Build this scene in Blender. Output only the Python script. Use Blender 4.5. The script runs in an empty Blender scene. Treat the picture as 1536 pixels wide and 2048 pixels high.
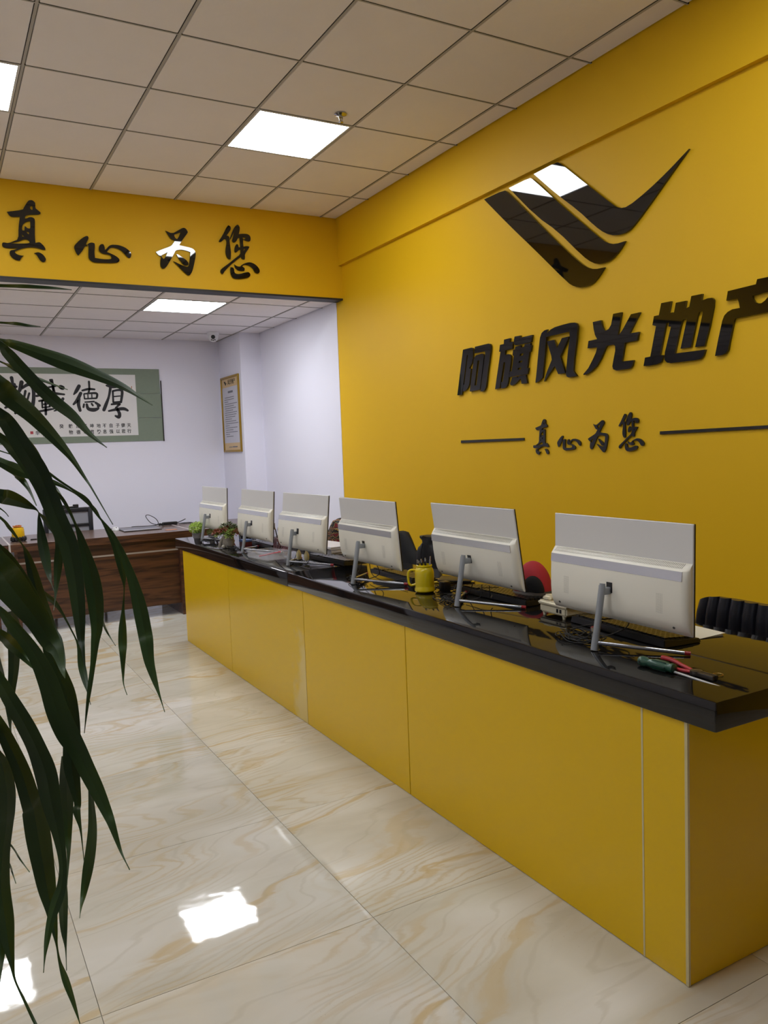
import bpy, bmesh, math, random
from mathutils import Vector, Matrix, Euler
random.seed(7)
C = bpy.context.scene.collection
sc = bpy.context.scene
# ---------------------------------------------------------------- camera
CAMH = 1.4338
cd = bpy.data.cameras.new('camera'); cam = bpy.data.objects.new('camera', cd); C.objects.link(cam)
yaw, pit, rol = 0.51103, -0.07959, -0.03683
F = Vector((math.sin(yaw)*math.cos(pit), math.cos(yaw)*math.cos(pit), math.sin(pit)))
R0 = Vector((math.cos(yaw), -math.sin(yaw), 0)); U0 = R0.cross(F)
Rv = R0*math.cos(rol)+U0*math.sin(rol); Uv = U0*math.cos(rol)-R0*math.sin(rol)
m = Matrix((Rv, Uv, -F)).transposed().to_4x4(); m.translation = (0, 0, CAMH)
cam.matrix_world = m
cd.sensor_fit = 'VERTICAL'; cd.sensor_height = 36; cd.lens = 1594.5/2048*36; cd.clip_start = .02
sc.camera = cam
# ---------------------------------------------------------------- world, light, exposure
w = bpy.data.worlds.new('world'); sc.world = w; w.use_nodes = True
w.node_tree.nodes['Background'].inputs[0].default_value = (.75, .82, 1, 1)
w.node_tree.nodes['Background'].inputs[1].default_value = .35
sc.view_settings.view_transform = 'Standard'; sc.view_settings.look = 'None'
sc.view_settings.exposure = 0.12; sc.view_settings.gamma = 1
sc.view_settings.use_curve_mapping = False
sc.cycles.use_denoising = True; sc.cycles.caustics_reflective = False
PANEL_W = 16.5        # the ceiling panels' own light
BACK_W = 24.0
# ---------------------------------------------------------------- dimensions (m)
XW, YB, YF, ZC, ZB = 3.092, 6.088, 8.75, 3.348, 2.688
XL, YN = -3.6, -3.2
ZT = 0.789; ZTB = 0.711
GLYPH={'zhen':('beam',[[(556,3130),(657,3154),(663,3168),(680,3197),(695,3219),(707,3225),(722,3226),(736,3216),(740,3204),(737,3175),(752,3163),(768,3150),(770,3143),(762,3135),(742,3131),(689,3125),(674,3117),(668,3108),(667,3097),(676,3098),(694,3109),(711,3111),(724,3106),(730,3094),(726,3046),(722,2984),(723,2938),(744,2946),(756,2943),(775,2924),(785,2904),(783,2897),(767,2896),(741,2904),(715,2907),(680,2905),(639,2895),(610,2881),(592,2873),(587,2863),(599,2851),(619,2845),(642,2845),(626,2830),(616,2810),(594,2812),(572,2822),(557,2841),(554,2860),(562,2875),(587,2880),(611,2893),(539,2887),(517,2892),(511,2901),(512,2916),(519,2924),(553,2921),(582,2936),(616,2953),(622,3036),(636,3106),(587,3099),(572,3106),(563,3118)],[(712,3187),(721,3185),(719,3162),(712,3160),(704,3169),(705,3180)],[(699,3083),(697,3037),(692,3031),(677,3034),(667,3045),(661,3044),(658,3016),(645,3015),(642,3026),(648,3051),(662,3067),(683,3080)],[(671,3009),(686,3009),(686,2993),(675,2998)],[(640,2989),(655,2975),(642,2973)],[(564,2922),(585,2930),(613,2936),(643,2952),(661,2958),(675,2955),(685,2947),(685,2935),(670,2930),(613,2924)],[(710,2868),(734,2877),(751,2874),(771,2859),(782,2838),(783,2826),(773,2813),(762,2812),(747,2820),(737,2836),(724,2861)]]),'xin':('beam',[[(1066,3020),(1076,3014),(1076,3000),(1065,2980),(1057,2963),(1056,2958),(1066,2954),(1064,2948),(1050,2947),(1031,2913),(1000,2877),(990,2887),(979,2912),(974,2933),(982,2950),(1011,2981),(1040,3006)],[(1066,2959),(1081,2972),(1100,2976),(1115,2971),(1117,2956),(1114,2933),(1110,2907),(1112,2869),(1159,2865),(1197,2866),(1222,2870),(1228,2880),(1221,2897),(1205,2901),(1174,2902),(1152,2911),(1141,2929),(1146,2955),(1159,2970),(1175,2971),(1183,2955),(1185,2931),(1195,2939),(1212,2961),(1232,2972),(1254,2974),(1286,2974),(1324,2963),(1349,2947),(1364,2932),(1370,2913),(1362,2891),(1352,2887),(1339,2894),(1321,2916),(1300,2936),(1272,2950),(1240,2954),(1224,2949),(1210,2935),(1197,2918),(1225,2909),(1256,2896),(1277,2881),(1283,2867),(1275,2853),(1253,2845),(1195,2840),(1113,2836),(1089,2842),(1071,2859),(1068,2878),(1072,2929),(1074,2953)]]),'wei':('beam',[[(1629,3111),(1678,3093),(1722,3121),(1756,3142),(1772,3146),(1786,3139),(1796,3123),(1798,3113),(1765,3070),(1736,3029),(1727,3014),(1762,3009),(1816,3002),(1838,2992),(1849,2974),(1849,2945),(1835,2890),(1820,2836),(1805,2808),(1791,2794),(1777,2796),(1738,2830),(1700,2869),(1674,2891),(1687,2888),(1727,2871),(1767,2859),(1780,2857),(1792,2868),(1803,2920),(1809,2968),(1795,2974),(1747,2983),(1719,2979),(1697,2972),(1682,2944),(1662,2911),(1632,2861),(1612,2836),(1598,2830),(1588,2833),(1577,2852),(1580,2891),(1586,2914),(1564,2929),(1548,2948),(1585,2967),(1639,2990),(1667,3004),(1681,3023),(1692,3037),(1692,3047),(1672,3050),(1655,3070)],[(1693,3088),(1721,3100),(1742,3111),(1737,3096),(1725,3072),(1713,3057),(1700,3063),(1694,3076)],[(1588,2927),(1610,2939),(1635,2954),(1628,2937),(1616,2915),(1605,2902),(1594,2910)],[(1701,2946),(1717,2944),(1738,2930),(1770,2912),(1788,2892),(1790,2876),(1776,2867),(1757,2868),(1741,2883),(1718,2913)]]),'nin':('beam',[[(2119,3200),(2132,3195),(2139,3185),(2136,3167),(2124,3150),(2102,3121),(2115,3119),(2123,3109),(2123,3087),(2126,3039),(2130,3001),(2128,2966),(2124,2942),(2110,2941),(2096,2955),(2086,2984),(2088,3016),(2097,3053),(2099,3082),(2092,3093),(2080,3092),(2059,3071),(2048,3066),(2039,3069),(2041,3080),(2058,3103),(2083,3143),(2102,3180)],[(2194,3213),(2205,3207),(2212,3191),(2210,3172),(2201,3141),(2234,3147),(2269,3149),(2289,3140),(2297,3123),(2295,3103),(2287,3092),(2266,3093),(2234,3102),(2232,3081),(2234,3047),(2252,3054),(2276,3055),(2283,3050),(2272,3030),(2242,2992),(2242,2961),(2238,2950),(2226,2949),(2213,2956),(2211,2968),(2182,2948),(2140,2915),(2103,2882),(2067,2844),(2056,2825),(2046,2826),(2037,2839),(2039,2855),(2054,2870),(2111,2912),(2159,2952),(2206,2987),(2209,3022),(2195,3020),(2176,3000),(2165,2997),(2158,3009),(2162,3037),(2174,3059),(2183,3064),(2191,3058),(2195,3040),(2208,3041),(2207,3090),(2206,3112),(2192,3110),(2178,3084),(2163,3072),(2151,3074),(2143,3084),(2149,3103),(2168,3162),(2152,3131),(2129,3091),(2128,3102),(2140,3135),(2160,3178),(2178,3202)],[(2229,3117),(2253,3120),(2254,3109),(2236,3104)],[(2234,3028),(2248,3036),(2248,3028),(2233,3016)],[(2151,2907),(2168,2894),(2197,2890),(2209,2904),(2237,2921),(2272,2932),(2299,2930),(2328,2917),(2351,2895),(2361,2874),(2356,2857),(2342,2848),(2322,2854),(2311,2870),(2303,2886),(2280,2904),(2251,2911),(2227,2908),(2215,2895),(2232,2886),(2236,2876),(2230,2861),(2207,2860),(2178,2863),(2158,2881)],[(2121,2882),(2141,2881),(2149,2866),(2149,2847),(2159,2834),(2194,2835),(2239,2851),(2263,2856),(2277,2848),(2281,2832),(2269,2816),(2245,2807),(2192,2797),(2151,2795),(2131,2805),(2118,2831),(2117,2864)]]),'a':('wall',[[(4351,2060),(4258,2062),(4243,2058),(4237,2048),(4243,1992),(4255,1965),(4285,1935),(4288,1932),(4269,1927),(4290,1834),(4306,1812),(4325,1797),(4351,1789),(4366,1791),(4358,1831),(4347,1835),(4298,2018),(4308,2020),(4371,1794),(4380,1769),(4431,1769),(4380,1957)],[(4210,2007),(4147,2010),(4130,2004),(4125,1991),(4145,1911),(4178,1786),(4289,1782),(4249,1933),(4235,1983),(4225,1996)],[(4194,1971),(4174,1970),(4214,1816),(4235,1818)],[(4218,2062),(4077,2064),(4060,2060),(4050,2044),(4055,2013),(4091,1886),(4112,1798),(4127,1779),(4148,1772),(4173,1774),(4110,2009),(4113,2020),(4227,2021)]]),'qi':('wall',[[(3918,2067),(3860,2068),(3864,2044),(3834,2044),(3840,2003),(3908,2001),(3912,1974),(3882,1975),(3866,1972),(3854,1961),(3854,1941),(3874,1865),(3888,1808),(3899,1787),(3915,1777),(3941,1775),(3960,1777),(3955,1814),(3941,1815),(3911,1930),(3927,1932),(3973,1778),(4019,1775),(3956,1998),(3969,2000),(3959,2041),(3921,2041)],[(3816,2071),(3761,2070),(3763,2057),(3654,2059),(3666,2019),(3809,2018),(3825,2029),(3823,2053)],[(3812,2011),(3762,2012),(3759,1999),(3729,2001),(3724,2015),(3672,2014),(3673,2003),(3662,2000),(3672,1965),(3683,1964),(3707,1875),(3694,1873),(3704,1839),(3878,1836),(3869,1869),(3852,1870),(3828,1958),(3840,1963),(3833,1996),(3817,1995)],[(3768,1964),(3738,1963),(3743,1952),(3776,1951)],[(3779,1923),(3747,1922),(3754,1913),(3785,1911)],[(3789,1883),(3759,1883),(3767,1873),(3797,1872)],[(3847,1833),(3802,1833),(3798,1824),(3779,1836),(3767,1836),(3720,1835),(3709,1786),(3761,1786),(3769,1820),(3820,1790),(3849,1784),(3864,1786),(3870,1797)]]),'feng':('wall',[[(3511,2069),(3516,2047),(3486,2064),(3450,2072),(3381,2076),(3323,2077),(3289,2073),(3275,2066),(3269,2050),(3283,1976),(3308,1881),(3318,1817),(3291,1787),(3357,1786),(3371,1792),(3378,1807),(3373,1828),(3353,1926),(3334,1998),(3334,2031),(3524,2029),(3542,1939),(3568,1823),(3572,1805),(3604,1789),(3630,1780),(3635,1783),(3618,1853),(3596,1955),(3577,2032),(3561,2056),(3538,2067)],[(3520,2004),(3459,2004),(3439,1956),(3396,2005),(3339,2006),(3417,1907),(3382,1812),(3439,1812),(3465,1860),(3505,1827),(3558,1781),(3561,1783),(3530,1838),(3486,1897),(3490,1922)]]),'guang':('wall',[[(3166,2057),(3106,2057),(3098,2023),(3086,2004),(3075,1999),(3054,2004),(3036,2023),(3021,2076),(2964,2075),(2991,1965),(2981,1966),(2961,1984),(2901,2055),(2843,2055),(2913,1962),(2851,1961),(2863,1921),(2944,1920),(2966,1829),(2888,1827),(2896,1801),(2908,1790),(2930,1787),(3005,1788),(3025,1796),(3031,1811),(3026,1832),(3010,1888),(3010,1912),(3020,1921),(3067,1921),(3079,1908),(3111,1859),(3142,1825),(3180,1803),(3218,1790),(3240,1787),(3243,1792),(3204,1821),(3169,1864),(3147,1896),(3137,1922),(3208,1925),(3200,1963),(3136,1964),(3151,1987),(3161,2022)]]),'di':('wall',[[(2711,2076),(2652,2075),(2667,2022),(2644,2022),(2647,2010),(2638,2012),(2625,2063),(2566,2062),(2575,2025),(2549,2032),(2537,2078),(2477,2077),(2484,2047),(2449,2052),(2424,2050),(2416,2038),(2418,2009),(2439,1925),(2466,1843),(2518,1844),(2475,1991),(2476,2000),(2497,1999),(2506,1977),(2541,1847),(2600,1847),(2562,1981),(2587,1978),(2599,1949),(2634,1829),(2461,1826),(2473,1799),(2490,1787),(2519,1785),(2655,1787),(2680,1792),(2695,1808),(2692,1842),(2654,1957),(2669,1960),(2666,1978),(2681,1978),(2687,1962),(2723,1831),(2700,1830),(2714,1798),(2740,1791),(2782,1789),(2824,1791),(2814,1831),(2781,1832),(2744,1973),(2766,1981),(2756,2022),(2726,2022)]]),'chan':('wall',[[(2344,2064),(2207,2067),(2201,2087),(2140,2086),(2144,2068),(2045,2069),(2051,2035),(2082,2033),(2102,1984),(2061,1985),(2067,1947),(2151,1943),(2308,1941),(2314,1931),(2336,1842),(2343,1810),(2357,1796),(2374,1791),(2411,1791),(2393,1866),(2373,1940),(2362,1962),(2345,1975),(2322,1982),(2284,1982),(2289,2006),(2296,2023),(2352,2024)],[(2224,2023),(2136,2025),(2144,2010),(2165,1992),(2181,1984),(2194,1985),(2211,1994),(2221,2009)]]),'s1':('wall',[[(4082,2945),(3882,2943),(3848,2921),(3492,2590),(3298,2417),(3206,2348),(3146,2325),(3076,2321),(3117,2282),(3162,2254),(3239,2249),(3302,2267),(3350,2296),(3635,2549),(3836,2722)]]),'s2':('wall',[[(3837,2941),(3649,2943),(3622,2928),(3355,2688),(3112,2481),(3055,2438),(2998,2419),(2933,2419),(2971,2380),(3028,2347),(3101,2342),(3160,2360),(3235,2414),(3424,2590),(3593,2712)]]),'s3':('wall',[[(3612,2952),(3422,2957),(3397,2946),(3196,2773),(3009,2614),(2967,2587),(2913,2580),(2794,2618),(2669,2671),(2545,2735),(2657,2648),(2756,2568),(2861,2489),(2915,2458),(2998,2460),(3068,2489),(3141,2545),(3260,2656),(3419,2782)]]),'ruleL':('wall',[[(4413,1468),(3756,1466),(3757,1451),(4414,1451)]]),'ruleR':('wall',[[(2732,1467),(2150,1472),(1870,1474),(1870,1461),(2150,1458),(2732,1452)]]),'zhen2':('wall',[[(3651,1521),(3600,1533),(3597,1539),(3589,1554),(3582,1564),(3576,1567),(3568,1568),(3561,1563),(3559,1557),(3561,1543),(3553,1537),(3545,1531),(3544,1527),(3548,1523),(3558,1521),(3585,1518),(3592,1514),(3595,1510),(3595,1505),(3591,1505),(3582,1511),(3574,1511),(3567,1509),(3564,1503),(3566,1480),(3568,1449),(3568,1427),(3557,1431),(3551,1429),(3542,1420),(3537,1410),(3538,1407),(3546,1406),(3559,1410),(3572,1412),(3589,1411),(3609,1406),(3624,1399),(3633,1395),(3635,1390),(3629,1384),(3619,1381),(3608,1381),(3616,1374),(3621,1364),(3632,1365),(3643,1370),(3650,1379),(3652,1389),(3648,1396),(3635,1398),(3623,1405),(3659,1402),(3670,1404),(3673,1409),(3673,1416),(3669,1420),(3652,1419),(3638,1426),(3621,1434),(3618,1475),(3611,1509),(3635,1506),(3643,1509),(3647,1515)],[(3573,1549),(3569,1548),(3570,1536),(3573,1535),(3577,1540),(3577,1545)],[(3580,1498),(3581,1475),(3583,1472),(3590,1474),(3595,1479),(3598,1479),(3600,1465),(3606,1465),(3608,1470),(3605,1482),(3598,1490),(3587,1496)],[(3593,1462),(3586,1462),(3586,1454),(3591,1456)],[(3609,1452),(3601,1445),(3608,1444)],[(3647,1419),(3636,1423),(3622,1426),(3607,1434),(3598,1437),(3591,1435),(3587,1431),(3587,1425),(3594,1423),(3622,1420)],[(3574,1393),(3562,1397),(3554,1396),(3544,1388),(3538,1378),(3538,1372),(3543,1366),(3548,1365),(3556,1369),(3561,1377),(3567,1389)]]),'xin2':('wall',[[(3421,1469),(3416,1466),(3416,1460),(3421,1451),(3425,1443),(3426,1441),(3421,1439),(3422,1436),(3429,1436),(3438,1420),(3453,1404),(3458,1408),(3463,1420),(3465,1429),(3461,1437),(3447,1451),(3434,1462)],[(3421,1441),(3414,1447),(3405,1449),(3397,1447),(3396,1440),(3398,1429),(3400,1418),(3399,1400),(3376,1399),(3358,1399),(3346,1401),(3343,1405),(3346,1413),(3354,1415),(3369,1415),(3380,1419),(3385,1428),(3382,1439),(3376,1446),(3369,1447),(3365,1439),(3364,1428),(3359,1432),(3351,1442),(3341,1447),(3330,1448),(3315,1448),(3297,1443),(3285,1436),(3278,1429),(3275,1420),(3278,1410),(3283,1408),(3290,1412),(3298,1422),(3308,1431),(3322,1437),(3337,1439),(3345,1437),(3352,1430),(3358,1423),(3344,1418),(3330,1413),(3319,1406),(3317,1399),(3320,1393),(3331,1389),(3359,1387),(3398,1385),(3410,1388),(3419,1396),(3420,1404),(3418,1428),(3417,1438)]]),'wei2':('wall',[[(3181,1523),(3157,1515),(3136,1528),(3119,1538),(3111,1540),(3104,1537),(3099,1529),(3098,1524),(3114,1504),(3129,1484),(3133,1477),(3116,1474),(3089,1471),(3079,1466),(3073,1457),(3073,1443),(3080,1417),(3087,1390),(3095,1377),(3102,1370),(3109,1371),(3128,1387),(3146,1406),(3159,1417),(3153,1416),(3133,1407),(3113,1402),(3107,1401),(3101,1406),(3096,1431),(3093,1454),(3100,1457),(3123,1462),(3137,1460),(3148,1456),(3155,1443),(3165,1427),(3180,1402),(3189,1390),(3196,1387),(3201,1389),(3207,1398),(3205,1417),(3202,1428),(3213,1435),(3221,1445),(3203,1454),(3176,1465),(3162,1472),(3156,1481),(3150,1488),(3150,1492),(3160,1494),(3168,1504)],[(3150,1512),(3136,1518),(3126,1523),(3128,1516),(3134,1505),(3140,1497),(3146,1500),(3149,1507)],[(3201,1434),(3190,1440),(3178,1447),(3182,1439),(3187,1429),(3193,1422),(3198,1426)],[(3146,1444),(3138,1443),(3128,1436),(3112,1427),(3103,1417),(3102,1410),(3109,1405),(3118,1406),(3126,1413),(3137,1428)]]),'nin2':('wall',[[(2956,1565),(2949,1562),(2946,1558),(2947,1549),(2953,1541),(2965,1527),(2958,1526),(2954,1522),(2954,1511),(2952,1489),(2950,1471),(2951,1454),(2953,1443),(2961,1442),(2968,1449),(2973,1463),(2972,1478),(2968,1495),(2967,1509),(2970,1514),(2976,1514),(2987,1504),(2993,1501),(2998,1503),(2997,1508),(2988,1519),(2975,1538),(2965,1555)],[(2917,1571),(2911,1568),(2907,1560),(2908,1551),(2913,1537),(2896,1540),(2878,1541),(2867,1536),(2863,1528),(2864,1519),(2868,1514),(2879,1514),(2896,1518),(2897,1508),(2896,1492),(2886,1496),(2874,1496),(2870,1494),(2876,1484),(2892,1466),(2892,1452),(2894,1447),(2900,1446),(2907,1449),(2908,1455),(2923,1446),(2945,1430),(2964,1415),(2983,1397),(2989,1388),(2994,1388),(2999,1394),(2998,1402),(2990,1409),(2960,1429),(2935,1448),(2911,1464),(2909,1481),(2916,1480),(2926,1470),(2932,1469),(2936,1474),(2934,1488),(2927,1498),(2923,1500),(2918,1498),(2916,1489),(2909,1490),(2910,1513),(2911,1523),(2918,1522),(2925,1510),(2933,1504),(2939,1505),(2944,1510),(2940,1519),(2930,1547),(2939,1532),(2951,1513),(2951,1518),(2945,1534),(2935,1554),(2925,1566)],[(2898,1525),(2886,1527),(2885,1522),(2895,1519)],[(2896,1483),(2889,1487),(2889,1483),(2896,1478)],[(2939,1426),(2930,1420),(2915,1418),(2909,1425),(2894,1433),(2876,1438),(2862,1437),(2847,1431),(2835,1421),(2829,1411),(2832,1403),(2839,1398),(2850,1401),(2856,1409),(2860,1416),(2872,1425),(2887,1428),(2900,1427),(2906,1421),(2897,1416),(2895,1412),(2898,1405),(2910,1404),(2925,1406),(2936,1414)],[(2955,1415),(2945,1414),(2940,1407),(2940,1398),(2935,1392),(2917,1392),(2893,1400),(2881,1402),(2873,1398),(2871,1391),(2878,1383),(2890,1379),(2918,1374),(2939,1373),(2950,1378),(2957,1390),(2957,1406)]])}
BRUSH={'hou':[[(1634,2195,11),(1695,2183,17),(1797,2193,10)],[(1672,2178,15),(1649,2080,12),(1616,1999,17),(1591,1942,17)],[(1692,2137,10),(1690,2022,10)],[(1692,2137,10),(1755,2149,12),(1787,2132,15),(1769,2022,12)],[(1700,2080,7),(1762,2086,7)],[(1696,2022,7),(1764,2028,7)],[(1672,1999,10),(1752,2008,15),(1727,1976,10),(1709,1953,10)],[(1715,1964,12),(1745,1906,17),(1737,1866,18),(1704,1878,10)],[(1640,1930,10),(1725,1947,15),(1793,1952,17),(1832,1934,12)]],'de':[[(1360,2187,18),(1330,2136,17),(1304,2102,7)],[(1372,2114,16),(1335,2046,17),(1295,2001,10)],[(1352,2057,15),(1343,2001,17),(1355,1938,15)],[(1390,2142,10),(1450,2157,12),(1510,2154,10)],[(1460,2233,11),(1459,2159,10),(1447,2114,10)],[(1403,2103,7),(1406,2057,7)],[(1404,2108,7),(1524,2114,12),(1527,2068,10)],[(1441,2103,6),(1441,2063,6)],[(1480,2105,6),(1479,2066,6)],[(1406,2057,7),(1521,2063,9)],[(1409,2023,7),(1497,2029,9)],[(1397,2001,10),(1390,1972,10)],[(1424,2000,12),(1437,1955,17),(1491,1943,20),(1536,1960,12),(1527,1983,6)],[(1473,2006,10),(1483,1989,10)],[(1513,2017,12),(1549,1988,15)]],'zai':[[(1089,2246,12),(1111,2191,11),(1109,2124,10)],[(1047,2169,9),(1132,2186,10)],[(1104,2247,12),(1117,2124,14),(1160,1979,16),(1219,1900,17),(1232,1934,6)],[(1182,2177,21),(1199,2169,23)],[(949,2086,12),(1075,2113,15),(1211,2102,10)],[(1197,2058,15),(1138,1957,12),(1105,1935,6)],[(971,2036,10),(1061,2058,10)],[(997,2036,9),(998,1969,9)],[(997,2036,9),(1070,2047,11),(1066,1980,10)],[(1000,2003,7),(1066,2008,7)],[(998,1969,7),(1066,1978,7)],[(959,1931,10),(1043,1947,12),(1106,1957,7)],[(1031,2080,11),(1025,1902,12)]],'wu':[[(733,2265,17),(738,2189,12),(713,2113,15)],[(680,2145,10),(772,2178,12)],[(754,2200,15),(754,2058,15),(745,1916,12)],[(659,1972,12),(741,2015,12),(772,2026,6)],[(821,2222,20),(800,2146,17),(778,2113,10)],[(811,2157,12),(885,2201,17),(923,2157,17),(921,2058,17),(900,1970,17),(876,1992,7)],[(850,2135,12),(830,2058,10),(801,2004,7)],[(884,2113,10),(852,2014,10)]]}
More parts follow.
